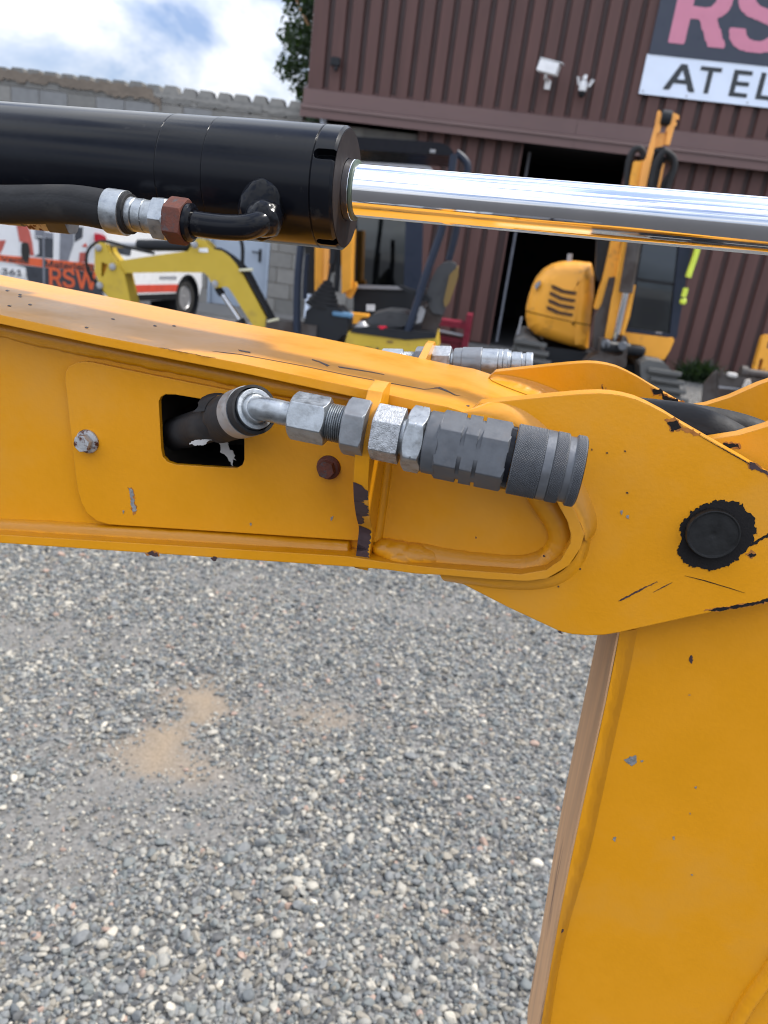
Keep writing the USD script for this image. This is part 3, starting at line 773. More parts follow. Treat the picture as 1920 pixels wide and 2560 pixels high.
WB = ground_at(466, 797)
BF = Frame(WB, 78)
v2 = thing('van', 'white van seen from the side with a red stripe, behind the yellow boom', 'van', BF.w(0, 0, 0))
R1 = zone(0, 540, 3.318)
prof = Polygon([(-2.3, 0.3), (0.36, 0.3), (0.44, 0.45), (0.42, 0.72), (0.34, 0.92), (0.1, 1.12), (-0.35, 1.75), (-0.6, 1.85), (-2.3, 1.85)])
arch = Polygon([(0.34 * math.cos(t), 0.29 + 0.34 * math.sin(t)) for t in np.linspace(0, 2 * math.pi, 40)])
vb2 = part(v2, 'body', BF.prism(prof.buffer(-0.06).buffer(0.06).difference(arch), 0.0, 1.6), M['white_van'], smooth=False)
part(vb2, 'wheel_arch', BF.prism(arch.difference(Polygon([(0.31 * math.cos(t), 0.29 + 0.31 * math.sin(t)) for t in np.linspace(0, 2 * math.pi, 40)])), -0.012, 0.4), M['black_plastic'], smooth=False)
c = WB + np.array([0, 0, 0.297])
wh = part(v2, 'wheel', lathe([(0, 0.18), (0.0, 0.27), (0.02, 0.295), (0.18, 0.295), (0.2, 0.27), (0.2, 0.18)], c + BF.n * 0.03, c + BF.n, 40, cap=False), M['tyre'])
part(wh, 'rim', lathe([(0.012, 0.17), (0.0, 0.165), (0.02, 0.15), (0.03, 0.05), (0.01, 0.03)], c + BF.n * 0.03, c + BF.n, 32), M['wheel_grey'])
q = BF.szs(R1((900, 575), (1475, 566), (1465, 627), (900, 640)), 0); part(vb2, 'red_stripe', BF.prism(q, -0.004, -0.001), M['van_red'], smooth=False)
q = BF.szs(R1((900, 660), (1460, 640), (1450, 690), (900, 712)), 0); part(vb2, 'rub_strip', BF.prism(q, -0.02, -0.001), M['black_plastic'], smooth=False)
for k in range(6):
    q = BF.szs(R1((1325 + k * 24, 500), (1342 + k * 24, 499), (1340 + k * 24, 526), (1323 + k * 24, 527)), 0)
    part(vb2, 'lettering', BF.prism(q, -0.004, -0.001), M['print_grey'], smooth=False)
q = BF.szs(R1((900, 240), (1090, 270), (1080, 330), (900, 300)), 0); part(vb2, 'side_window', BF.prism(q, -0.004, -0.001), M['print_dark'], smooth=False)

# ================================================================== YELLOW MINI EXCAVATOR
_p = ray(560, 700); Y0 = EYE + _p * (7.3 / _p[1])
YF = Frame(Y0, -3)
R2 = zone(440, 560, 4.1475); R3 = zone(720, 320, 3.318); R4 = zone(720, 560, 3.318)
ym = thing('mini_excavator', 'yellow mini excavator with a bent boom, black canopy and open seat', 'excavator', YF.w(1.2, 0.5, 0))


def yp(parent, name, pts, o0, o1, m, r=0.0, smooth=False, label=None):
    P = Polygon(YF.szs(pts, o0)).buffer(0)
    if r:
        P = P.buffer(-r).buffer(2 * r).buffer(-r)
    return part(parent, name, YF.prism(P, o0, o1), m, smooth=smooth, label=label)


YM = M['yellow_machine']
bm = yp(ym, 'boom', R1((905, 410), (940, 375), (1000, 370), (1300, 325), (1560, 290)) + R2((150, 240), (180, 170), (230, 150), (300, 170), (390, 260), (480, 280), (550, 330), (620, 410), (700, 540), (820, 760), (920, 950), (1010, 1110), (1200, 1500), (1000, 1500), (800, 1060), (560, 680), (530, 650), (400, 665), (360, 600), (330, 540), (290, 505), (0, 500)) + R1((1100, 472), (960, 480), (910, 450)), 0, 0.15, YM, 0.008)
P = Polygon(YF.szs(R1((785, 240), (830, 215), (880, 235), (900, 300), (960, 370), (985, 420), (1030, 480), (1090, 740), (1150, 1100), (1000, 1100), (900, 680), (830, 580), (785, 460)), -0.03)).buffer(0)
hole_ = Polygon(YF.szs(R1((842, 380), (895, 405), (855, 505), (838, 500)), -0.03)).buffer(0)
dp = part(ym, 'dipper', YF.prism(P.buffer(-0.01).buffer(0.01).difference(hole_), -0.03, 0.17), YM, smooth=False)
part(dp, 'recess', YF.prism(hole_.buffer(0.01), 0.03, 0.04), M['orange_machine'], smooth=False)
for pt in (R1((935, 420)), R1((818, 262)), R1((830, 575)), R2((405, 620)), R2((195, 215))):
    c = YF.at(*pt[0], -0.035)
    part(ym, 'pivot_pin', lathe([(0, 0.032), (0.012, 0.032), (0.018, 0.02)], c, c - YF.n, 20), M['wheel_grey'])
c0, c1_, c2_ = YF.at(*R1((850, 238))[0], 0.06), YF.at(*R1((1140, 242))[0], 0.06), YF.at(*R1((1575, 245))[0], 0.06)
part(ym, 'cylinder_rod', cyl(c0, c1_, 0.026, 16), M['wheel_grey'])
part(ym, 'cylinder_barrel', cyl(c1_, c2_, 0.052, 20, 0.01), M['black_plastic'])
c0, c1_, c2_ = YF.at(*R2((430, 660))[0], 0.06), YF.at(*R2((655, 990))[0], 0.06), YF.at(*R2((900, 1420))[0], 0.06)
part(ym, 'cylinder_rod', cyl(c0, c1_, 0.022, 16), M['chrome'])
part(ym, 'cylinder_barrel', cyl(c1_, c2_, 0.045, 20, 0.01), M['black_plastic'])
part(ym, 'rod_eye', cyl(c0, c0 + (c1_ - c0) * 0.22, 0.036, 16), M['black_plastic'])
for k, (pts, r) in enumerate([([(400, 265), (520, 300), (600, 370), (700, 470), (800, 650), (900, 830), (990, 1010), (1080, 1200)], 0.020), ([(420, 268), (540, 310), (640, 385), (740, 480), (840, 660), (940, 840), (1030, 1010), (1120, 1200)], 0.020), ([(640, 420), (760, 520), (860, 700), (960, 880), (1050, 1050)], 0.02)]):
    part(ym, 'hose', tube(smooth_path([YF.at(*R2(p)[0], 0.02 + 0.04 * k) for p in pts], 40), r, 10), M['rubber'], smooth=True)
part(ym, 'hose', tube(smooth_path([YF.at(*p, 0.05) for p in [R2((700, 480))[0], R2((690, 380))[0], R2((690, 250))[0], R2((670, 150))[0], R2((640, 60))[0]]], 24), 0.018, 10), M['rubber'], smooth=True)
part(ym, 'hose', tube(smooth_path([YF.at(*p, 0.0) for p in R1((1280, 310), (1150, 280), (1000, 240), (900, 212), (800, 222), (730, 290), (715, 380), (730, 460), (790, 550), (860, 620), (900, 660))], 50), 0.014, 10), M['rubber'], smooth=True)
part(ym, 'hose', tube(smooth_path([YF.at(*p, 0.1) for p in R1((885, 245), (920, 300), (970, 350))], 12), 0.014, 10), M['rubber'], smooth=True)
for a, b in (((655, 480), (795, 472)), ((950, 1010), (1065, 985))):
    part(ym, 'cable_tie', tube(np.array([YF.at(*R2(a)[0], -0.012), YF.at(*R2(b)[0], -0.012)]), 0.013, 8), M['tie'])
part(ym, 'decal', YF.prism(YF.szs(R2((235, 250), (330, 250), (335, 295), (240, 290)), 0), -0.003, -0.001), M['white_plastic'], smooth=False)
# turntable body, hood, deck
hood = yp(ym, 'hood', R4((500, 890), (980, 955), (1230, 945), (1250, 1240), (400, 1240)), -0.05, 0.9, YM, 0.02)
for pts in (((500, 1060), (535, 1008), (580, 1008), (560, 1130), (470, 1130)), ((610, 1070), (640, 1018), (685, 1020), (670, 1140), (590, 1140)), ((705, 1090), (738, 1022), (752, 1024), (748, 1150), (690, 1150))):
    part(hood, 'decal', YF.prism(YF.szs(R4(*pts), -0.05), -0.054, -0.051), M['sign_ink'], smooth=False)
for x, y in ((820, 965), (810, 1045), (1000, 1060)):
    part(hood, 'decal', YF.prism(YF.szs(R4((x, y), (x + 50, y + 4), (x + 50, y + 26), (x, y + 22)), -0.05), -0.053, -0.051), M['seat_tan'], smooth=False)
yp(ym, 'deck', R4((560, 860), (700, 850), (1000, 890), (1220, 900), (1232, 945), (980, 962), (500, 895)), -0.06, 0.92, M['black_plastic'], 0.01)
yp(ym, 'seat_base', R4((690, 840), (960, 870), (1110, 880), (1120, 910), (1000, 920), (700, 870)), 0.1, 0.6, M['black_plastic'], 0.01)
yp(ym, 'seat_cushion', R4((660, 800), (700, 750), (820, 722), (960, 735), (1020, 770), (1020, 830), (940, 855), (760, 850), (680, 835)), 0.12, 0.58, M['seat'], 0.03, 40)
yp(ym, 'seat_back', R4((1145, 600), (1180, 470), (1240, 360), (1290, 320), (1350, 312), (1400, 335), (1395, 400), (1330, 600), (1290, 760), (1200, 740), (1160, 660)), 0.12, 0.58, M['seat'], 0.03, 40)
yp(ym, 'seat_shell', R4((1340, 420), (1415, 345), (1412, 440), (1340, 650), (1300, 700), (1290, 640)), 0.09, 0.61, M['seat_tan'], 0.01)
yp(ym, 'seat_slide', R4((1060, 700), (1110, 680), (1140, 720), (1110, 810), (1060, 830), (1075, 770)), 0.08, 0.115, M['wheel_grey'], 0.004)
yp(ym, 'engine_block', R4((1110, 720), (1250, 600), (1310, 700), (1260, 830), (1210, 905), (1110, 890)), 0.15, 0.7, M['dirty_steel'], 0.02)
yp(ym, 'armrest', R4((905, 520), (930, 505), (1150, 590), (1200, 640), (1100, 640), (1040, 590)), 0.05, 0.12, M['black_plastic'], 0.01)
cons = yp(ym, 'console', R4((150, 720), (200, 685), (420, 690), (460, 740), (500, 800), (490, 900), (380, 990), (360, 1300), (80, 1300), (120, 900)), 0.0, 0.34, M['black_plastic'], 0.02, 40)
g0, g1 = YF.at(*R4((290, 690))[0], 0.16), YF.at(*R4((335, 470))[0], 0.16)
gd = (g1 - g0) / np.linalg.norm(g1 - g0); gL_ = np.linalg.norm(g1 - g0)
part(cons, 'lever_gaiter', lathe([(gL_ * t, 0.145 * (1 - t) + 0.03 + (0.010 if i % 2 else -0.004)) for i, t in enumerate(np.linspace(0, 1, 15))], g0, g1, 24), M['rubber'], smooth=False)
part(cons, 'lever', cat([cyl(g1, YF.at(*R4((365, 320))[0], 0.16), 0.014, 10), tube(smooth_path([YF.at(*R4(p)[0], 0.16) for p in ((365, 330), (372, 250), (370, 150), (372, 80))], 14), 0.034, 12)]), M['black_plastic'])
part(cons, 'lever', tube(smooth_path([YF.at(*R4(p)[0], 0.28) for p in ((400, 560), (410, 420), (412, 300), (410, 200))], 14), 0.026, 12), M['black_plastic'])
part(ym, 'cloth', rbox(YF.at(*R4((455, 750))[0], 0.04), (0.2, 0.1, 0.05), 0.02), M['blue_plastic'], label='blue cloth on the console')
part(ym, 'red_knob', lathe([(0, 0.03), (0.03, 0.03), (0.03, 0.045), (0.05, 0.045), (0.055, 0.03)], YF.at(*R4((783, 895))[0], -0.02), YF.at(*R4((783, 850))[0], -0.02), 18), M['lamp_red'])
part(ym, 'filler_cap', lathe([(0, 0.07), (0.03, 0.07), (0.05, 0.045), (0.07, 0.03)], YF.at(*R4((615, 870))[0], 0.02), YF.at(*R4((615, 840))[0], 0.02), 18), M['wheel_grey'])
# canopy: posts and roof
for pts, r, o in (([(75, 1000), (75, 600), (90, 330), (110, 150), (140, -200), (165, -420)], 0.036, -0.03), ([(140, 620), (145, 450), (160, 250)], 0.022, 0.05)):
    part(ym, 'canopy_post', tube(smooth_path([YF.at(*R4(p)[0], o) for p in pts], 30), r, 12), M['frame_blue'])
part(ym, 'canopy_post', tube(smooth_path([YF.at(*p, o_) for p, o_ in [(R4((985, 910))[0], 0.0), (R4((1060, 690))[0], 0.0), (R4((1170, 350))[0], 0.0), (R4((1280, 30))[0], 0.0), (R3((1350, 420))[0], 0.0), (R3((1375, 220))[0], 0.0)]], 30), 0.036, 12), M['frame_blue'])
part(ym, 'canopy_post', tube(smooth_path([YF.at(*p, 0.75) for p in [R4((1330, 300))[0], R4((1400, 30))[0], R3((1480, 400))[0], R3((1490, 310))[0], R3((1470, 270))[0], R3((1395, 205))[0]]], 30), 0.036, 12), M['frame_blue'])
rf_pts = R3((-560, -20), (0, 28), (640, 78), (1180, 116), (1275, 126), (1340, 160), (1395, 225), (1350, 232), (1290, 228), (690, 190), (0, 150), (-560, 100))
P = Polygon(YF.szs(rf_pts, 0.0)).buffer(0)
part(ym, 'canopy_roof', YF.prism(P.buffer(-0.02).buffer(0.02), -0.02, 1.0), M['black_gloss'], smooth=False)
part(ym, 'work_lamp', rbox(YF.at(*R3((1200, 195))[0], -0.03), (0.05, 0.03, 0.03), 0.008), M['grey_paint'])
sa_, sb2_ = YF.sz(760, 900)[0], YF.sz(1120, 900)[0]


def stadium(s0, s1, z0, z1):
    return sbox(s0 + (z1 - z0) / 2, (z0 + z1) / 2 - 1e-4, s1 - (z1 - z0) / 2, (z0 + z1) / 2 + 1e-4).buffer((z1 - z0) / 2, quad_segs=10)


for o in (-0.12, 0.72):
    tk = part(ym, 'track', YF.prism(stadium(sa_ - 0.1, sb2_ + 0.25, 0.0, 0.40).difference(stadium(sa_ - 0.05, sb2_ + 0.2, 0.05, 0.35)), o, o + 0.24), M['rubber'], smooth=False)
    part(tk, 'track_frame', YF.prism(stadium(sa_ + 0.05, sb2_ + 0.1, 0.09, 0.31), o + 0.03, o + 0.21), M['black_plastic'], smooth=False)
    for i in range(5):
        c = YF.w(sa_ + 0.08 + i * (sb2_ - sa_) / 4.2, o + 0.01, 0.11 if 0 < i < 4 else 0.2)
        part(tk, 'roller', cyl(c, c + YF.n * 0.2, 0.055 if 0 < i < 4 else 0.13, 20, 0.01), M['dirty_steel'])
part(ym, 'undercarriage', YF.box(sa_ + 0.2, sb2_, 0.1, 0.75, 0.2, 0.52), M['dirty_steel'], smooth=False)
zh = YF.sz(1000, 880)[1]
part(ym, 'turntable', cyl(YF.w((sa_ + sb2_) / 2, 0.42, 0.515), YF.w((sa_ + sb2_) / 2, 0.42, 0.62), 0.35, 32), M['black_plastic'])
part(ym, 'swing_post', YF.box(YF.sz(740, 900)[0] - 0.32, YF.sz(760, 900)[0] + 0.1, -0.02, 0.17, 0.42, 0.62), M['dirty_steel'], smooth=False)
part(ym, 'dozer_blade', YF.box(sa_ - 0.42, sa_ - 0.38, -0.12, 0.96, 0.03, 0.33), YM, smooth=False)
for o in (0.13, 0.62):
    part(ym, 'blade_arm', YF.box(sa_ - 0.379, sa_ + 0.3, o, o + 0.06, 0.14, 0.22), M['dirty_steel'], smooth=False)
sd0, zd0 = YF.sz(*R1((1045, 820))[0])
bkt = [(sd0 - 0.12, zd0 - 0.05), (sd0 + 0.12, zd0 - 0.02), (sd0 + 0.16, zd0 - 0.2), (sd0 + 0.1, 0.12), (sd0 - 0.12, 0.03), (sd0 - 0.36, 0.10), (sd0 - 0.2, 0.2)]
part(ym, 'bucket', YF.prism(bkt, -0.12, 0.26), M['dirty_steel'], smooth=False)

# ================================================================== ORANGE EXCAVATOR WITH A CAB, BEHIND
_p = ray(930, 700); K0 = EYE + _p * (9.7 / _p[1])
KF = Frame(K0, -5)
km = thing('excavator', 'orange excavator with a dark glazed cab standing behind the yellow mini excavator', 'excavator', KF.w(0, 0.5, 0))


def fp(F, parent, name, pts, o0, o1, m, r=0.0, smooth=False, label=None):
    P = Polygon(F.szs(pts, o0)).buffer(0)
    if r:
        P = P.buffer(-r).buffer(2 * r).buffer(-r)
    return part(parent, name, F.prism(P, o0, o1), m, smooth=smooth, label=label)


fp(KF, km, 'cab_post', R4((990, -500), (1130, -470), (1100, 560), (960, 540)), 0.0, 0.12, M['frame_blue'])
fp(KF, km, 'cab_post', R4((530, -480), (570, -480), (560, 560), (520, 540)), 0.0, 0.12, M['black_plastic'])
fp(KF, km, 'cab_wall', R4((545, 535), (1110, 560), (1090, 900), (540, 860)), -0.01, 0.9, M['black_plastic'], 0.01)
fp(KF, km, 'cab_sill', R4((560, 505), (985, 520), (985, 545), (560, 535)), -0.03, 0.06, M['grey_paint'])
fp(KF, km, 'window', R4((565, -470), (985, -440), (965, 515), (555, 505)), 0.04, 0.05, M['glass'])
fp(KF, km, 'rear_wall', R4((575, 60), (970, 90), (960, 530), (560, 520)), 0.9, 0.92, M['print_dark'])
fp(KF, km, 'seat', R4((640, 250), (930, 270), (940, 320), (800, 330), (790, 500), (690, 500), (690, 310)), 0.5, 0.7, M['seat_tan'], 0.01)
fp(KF, km, 'cab_roof', R3((300, 215), (690, 258), (1180, 320), (1195, 372), (1150, 380), (300, 330)), -0.05, 1.1, M['grey_paint'], 0.01)
fp(KF, km, 'sticker', R4((650, 665), (722, 668), (720, 722), (650, 720)), -0.014, -0.011, M['white_plastic'])
fp(KF, km, 'boom', R4((225, 60), (300, 60), (285, 590), (220, 590)), -0.5, -0.2, M['orange_machine'], 0.01)
fp(KF, km, 'boom_edge', R4((300, 60), (352, 60), (325, 440), (290, 590)), -0.55, -0.45, M['orange_bright'], 0.005)
fp(KF, km, 'dipper', R4((440, 40), (535, 40), (520, 540), (445, 580)), -0.45, -0.2, M['orange_machine'], 0.01)
fp(KF, km, 'hose_bundle', R4((140, 60), (230, 60), (215, 580), (140, 580)), -0.4, -0.3, M['rubber'], 0.01)
fp(KF, km, 'hose_bundle', R4((350, 60), (440, 60), (440, 330), (350, 420)), -0.4, -0.3, M['rubber'], 0.01)
fp(KF, km, 'pivot_bracket', R4((495, 740), (655, 755), (660, 775), (600, 780), (590, 815), (600, 835), (500, 830), (540, 800), (540, 765), (495, 760)), -0.5, -0.3, M['orange_machine'], 0.004)
fp(KF, km, 'pivot_bracket', R4((480, 520), (560, 480), (570, 520), (520, 620), (480, 600)), -0.35, -0.25, M['orange_machine'], 0.004)
for o in (0.0, 0.9):
    fp(KF, km, 'track', [(850, 830), (1060, 850), (1090, 880), (1060, 915), (840, 890)], o - 0.2, o + 0.1, M['track'], 0.04)
fp(KF, km, 'body', R4((545, 862), (1090, 902), (1080, 985), (545, 930)), -0.05, 1.1, M['orange_machine'], 0.02)

# ================================================================== ORANGE COMPACT EXCAVATOR BY THE DOORWAY
_p = ray(1420, 800); J0 = EYE + _p * (8.9 / _p[1])
JF = Frame(J0, -8)
R5 = zone(1240, 580, 3.318); R6 = zone(1500, 250, 6.38)
jm = thing('excavator', 'orange compact excavator with a slotted rounded engine cover and raised boom by the doorway', 'excavator', JF.w(0, 0.6, 0))
OM = M['orange_machine']
# engine cover, rounded: loft of shrinking outlines
cov = Polygon(JF.szs(R5((248, 650), (270, 560), (300, 470), (340, 390), (400, 320), (480, 272), (570, 248), (690, 243), (800, 255), (825, 360), (822, 550), (800, 640), (770, 780), (758, 790), (500, 735), (250, 670)), 0.0)).buffer(0)


def pillow(F, P, o_front, o_back, r, n=7):
    """a solid whose front edge is rounded by radius r"""
    out = []
    for i in range(n):
        t0, t1 = i / n, (i + 1) / n
        g = P.buffer(-r * (1 - math.sin(t1 * math.pi / 2)))
        out.append(F.prism(g, o_front + r * (1 - math.cos(t0 * math.pi / 2)), o_front + r * (1 - math.cos(t1 * math.pi / 2)) + 0.0005 * i))
    out.append(F.prism(P, o_front + r, o_back))
    return cat(out)


def pillow2(F, P, o_front, o_back, r, n=9, m=160):
    """the same as one smooth skin: rings of points pulled in from the outline"""
    c = np.array(P.centroid.coords[0])
    ring = np.array([P.exterior.interpolate(i / m, normalized=True).coords[0] for i in range(m)])
    nrm = np.roll(ring, -1, 0) - np.roll(ring, 1, 0)
    nrm = np.c_[-nrm[:, 1], nrm[:, 0]]; nrm /= np.linalg.norm(nrm, axis=1, keepdims=True)
    if ((c - ring) * nrm).sum() < 0:
        nrm = -nrm
    for _ in range(10):
        nrm = (np.roll(nrm, 1, 0) + nrm + np.roll(nrm, -1, 0)); nrm /= np.linalg.norm(nrm, axis=1, keepdims=True)
    V_ = [np.c_[ring[:, 0], np.full(m, o_back), ring[:, 1]]]
    for i in range(n + 1):
        t = i / n * math.pi / 2
        q = ring + nrm * r * (1 - math.cos(t))
        V_.append(np.c_[q[:, 0], np.full(m, o_front + r - r * math.sin(t)), q[:, 1]])
    q = ring + (c - ring) * 0.6
    V_.append(np.c_[q[:, 0], np.full(m, o_front - r * 0.10), q[:, 1]])
    V_.append(np.c_[c[0], o_front - r * 0.12, c[1]][None][:, :] if False else np.array([[c[0], o_front - r * 0.12, c[1]]]))
    v = np.vstack(V_)
    f = []
    K_ = len(V_) - 1
    for i in range(K_ - 1):
        a = i * m + np.arange(m); b = i * m + (np.arange(m) + 1) % m
        f += [np.c_[a, b, b + m], np.c_[a, b + m, a + m]]
    a = (K_ - 1) * m + np.arange(m); b = (K_ - 1) * m + (np.arange(m) + 1) % m
    f.append(np.c_[a, b, np.full(m, K_ * m)])
    mm = trimesh.Trimesh(F.mesh(v), np.vstack(f), process=False)
    return mm


uni = Polygon(JF.szs(R5((248, 650), (270, 560), (300, 470), (340, 390), (400, 320), (480, 272), (570, 248), (690, 243), (800, 255), (825, 360), (822, 550), (806, 640), (790, 800), (775, 985), (740, 990), (600, 952), (450, 905), (330, 865), (262, 800), (246, 720)), 0.0)).buffer(0)
whole = pillow2(JF, uni.buffer(-0.02).buffer(0.02), 0.0, 0.95, 0.17, 12, 240)
s_a, s_b = JF.szs(R5((248, 660), (790, 780)), 0.0)
pn = np.cross(JF.w(s_b[0], 0, s_b[1]) - JF.w(s_a[0], 0, s_a[1]), JF.n); pn /= np.linalg.norm(pn)
pn = pn if pn[2] > 0 else -pn
ec = part(jm, 'engine_cover', trimesh.intersections.slice_mesh_plane(whole, pn, JF.w(s_a[0], 0, s_a[1]) + pn * 0.006), OM, smooth=50)
part(jm, 'counterweight', trimesh.intersections.slice_mesh_plane(whole, -pn, JF.w(s_a[0], 0, s_a[1]) - pn * 0.006), OM, smooth=50)
part(jm, 'gap_lining', pillow2(JF, uni.buffer(-0.035), 0.02, 0.9, 0.16, 8, 120), M['slot_dark'], smooth=50)
for pts in (((460, 440), (485, 445), (560, 480), (665, 498), (665, 512), (640, 516), (540, 498), (470, 462)), ((445, 498), (470, 502), (550, 540), (655, 560), (655, 572), (630, 576), (530, 558), (455, 520)), ((435, 558), (460, 562), (540, 598), (648, 618), (648, 632), (620, 634), (520, 614), (440, 580)), ((420, 615), (445, 620), (530, 658), (635, 678), (635, 692), (610, 692), (500, 670), (428, 638))):
    part(ec, 'vent_slot', JF.prism(Polygon(JF.szs(R5(*pts), 0.0)).buffer(0.004), -0.030, 0.10), M['slot_dark'], smooth=False)
part(ec, 'decal', JF.prism(JF.szs(R5((320, 440), (365, 400), (370, 430), (330, 480)), 0.0), -0.006, 0.12), M['grey_paint'], smooth=False)
part(ec, 'exhaust', cyl(JF.at(*R5((605, 260))[0], 0.3), JF.at(*R5((615, 180))[0], 0.3), 0.03, 14), M['wheel_grey'])
# boom: front plate, rear plate, hoses between, ram
fp(JF, jm, 'boom', R5((1062, 60), (1140, -210), (1170, -285), (1235, -285), (1190, -150), (1118, 60), (1095, 470), (1040, 800), (1000, 900), (905, 880), (960, 560), (1010, 340)), -0.35, -0.12, OM, 0.01)
fp(JF, jm, 'boom', R5((960, 60), (1090, -260), (1140, -270), (1040, 60), (1005, 330), (935, 560), (860, 640), (815, 640), (880, 420)), -0.2, 0.0, OM, 0.01)
fp(JF, jm, 'hose_bundle', R5((940, 380), (990, 370), (960, 560), (905, 830), (850, 990), (800, 960), (820, 700), (880, 600)), -0.28, -0.16, M['dirty_steel'], 0.01)
fp(JF, jm, 'hose_bundle', R5((840, 60), (955, 60), (900, 330), (850, 420), (825, 340)), -0.1, 0.05, M['rubber'], 0.01)
q0, q1, q2 = JF.at(*R5((1150, 60))[0], -0.44), JF.at(*R5((1075, 505))[0], -0.44), JF.at(*R5((985, 905))[0], -0.44)
part(jm, 'ram_barrel', cyl(q0 + (q0 - q1) * 0.3, q1, 0.072, 24, 0.01), M['dirty_steel'])
part(jm, 'ram_rod', cyl(q1, q2, 0.036, 24), M['chrome'])
fp(JF, jm, 'boom', R5((1130, 450), (1160, 440), (1110, 700), (1060, 860), (1035, 850)), -0.40, -0.30, OM, 0.005)
kp = fp(JF, jm, 'king_post', R5((870, 890), (900, 870), (900, 1000), (1000, 1030), (1050, 1020), (1050, 900), (1075, 860), (1095, 900), (1080, 1110), (1060, 1130), (900, 1120), (720, 1110), (770, 1050), (860, 1010)), -0.6, -0.25, M['dirty_steel'], 0.01)
part(kp, 'pin', cyl(JF.at(*R5((885, 945))[0], -0.62), JF.at(*R5((1100, 965))[0], -0.5), 0.06, 20, 0.01), M['black_plastic'])
for x, y in ((910, 930), (1050, 945)):
    part(kp, 'pin_end', cyl(JF.at(*R5((x, y))[0], -0.66), JF.at(*R5((x, y))[0], -0.58), 0.05, 18, 0.01), M['gunmetal'])
part(jm, 'foot_guard', rbox(JF.at(*R5((1130, 975))[0], -0.1), (0.28, 0.2, 0.12), 0.05), M['black_plastic'])
# arm end above the rod: fork, roller, hoses
f1 = fp(JF, jm, 'arm_fork', R6((925, 175), (945, 162), (975, 185), (985, 240), (960, 505), (905, 535), (880, 720), (800, 1090), (700, 1560), (580, 1560), (690, 980), (740, 920), (820, 640), (890, 380)), -0.30, -0.24, M['orange_bright'], 0.006)
fp(JF, jm, 'arm_fork', R6((1140, 215), (1165, 195), (1205, 215), (1260, 245), (1268, 300), (1200, 320), (1230, 380), (1190, 430), (1110, 720), (1045, 710), (1075, 520), (1050, 500), (1110, 330)), -0.30, -0.24, M['orange_bright'], 0.006)
fp(JF, jm, 'arm_web', R6((900, 530), (1080, 525), (1055, 715), (1000, 720), (960, 780), (865, 795)), -0.27, -0.22, M['orange_bright'], 0.004)
fp(JF, jm, 'arm_box', R6((545, 975), (640, 975), (690, 960), (640, 1200), (560, 1560), (440, 1560), (490, 1200)), -0.26, -0.1, OM, 0.008)
fp(JF, jm, 'arm_box', R6((990, 1010), (1035, 1010), (960, 1380), (1020, 1390), (1010, 1560), (880, 1560), (930, 1320)), -0.26, -0.1, M['orange_bright'], 0.004)
rl = JF.at(*R6((1050, 290))[0], -0.27)
part(jm, 'roller', cyl(rl - JF.a * 0.05, rl + JF.a * 0.05, 0.075, 24, 0.01), M['black_plastic'])
for pts, r, o in (([(430, 1560), (440, 1200), (490, 900), (560, 790), (640, 780), (690, 860), (690, 960)], 0.035, -0.2), ([(1060, 1560), (1130, 1250), (1190, 1050), (1170, 920), (1090, 850), (960, 800), (880, 830)], 0.032, -0.28), ([(1000, 1480), (1100, 1200), (1160, 1050), (1120, 950), (1050, 930)], 0.028, -0.25), ([(780, 1560), (840, 1200), (920, 950), (980, 860), (1060, 800)], 0.035, -0.32), ([(740, 1500), (800, 1150), (880, 900), (940, 830)], 0.03, -0.2), ([(860, 1500), (900, 1250), (970, 1000), (1020, 900)], 0.03, -0.24)):
    part(jm, 'hose', tube(smooth_path([JF.at(*R6(p)[0], o) for p in pts], 26), r, 10), M['rubber'], smooth=True)
# cab
fp(JF, jm, 'cab_post', R5((1545, -150), (1665, -150), (1500, 880), (1440, 870)), 0.0, 0.1, M['frame_blue'], 0.01)
fp(JF, jm, 'cab_post', R5((1225, -150), (1260, -150), (1100, 840), (1060, 830)), 0.0, 0.1, M['black_plastic'], 0.01)
fp(JF, jm, 'cab_sill', R5((1060, 795), (1450, 845), (1440, 885), (1050, 830)), -0.01, 0.1, M['frame_blue'], 0.01)
fp(JF, jm, 'windscreen', R5((1255, -150), (1550, -150), (1490, 430), (1165, 385)), 0.05, 0.06, M['glass'])
fp(JF, jm, 'lower_window', R5((1160, 405), (1485, 445), (1440, 850), (1085, 795)), 0.055, 0.065, M['glass'])
fp(JF, jm, 'cab_bar', R5((1165, 378), (1492, 425), (1486, 450), (1160, 405)), 0.02, 0.08, M['black_plastic'])
fp(JF, jm, 'cab_back', R5((1255, -150), (1550, -150), (1440, 850), (1085, 795)), 0.85, 0.87, M['print_grey'])
fp(JF, jm, 'seat', R5((1230, 500), (1400, 520), (1400, 700), (1340, 790), (1200, 770)), 0.4, 0.6, M['black_plastic'], 0.02)
fp(JF, jm, 'cab_roof', R5((1240, -190), (1680, -180), (1670, -140), (1240, -150)), -0.05, 1.0, OM, 0.01)
fp(JF, jm, 'side_skirt', R5((1055, 830), (1440, 880), (1470, 875), (1480, 900), (1440, 990), (1395, 1060), (1300, 1055), (1060, 1010)), -0.08, 0.9, OM, 0.02)
fp(JF, jm, 'decal', R5((1325, 825), (1380, 832), (1376, 846), (1320, 840)), -0.013, -0.011, M['grey_paint'])
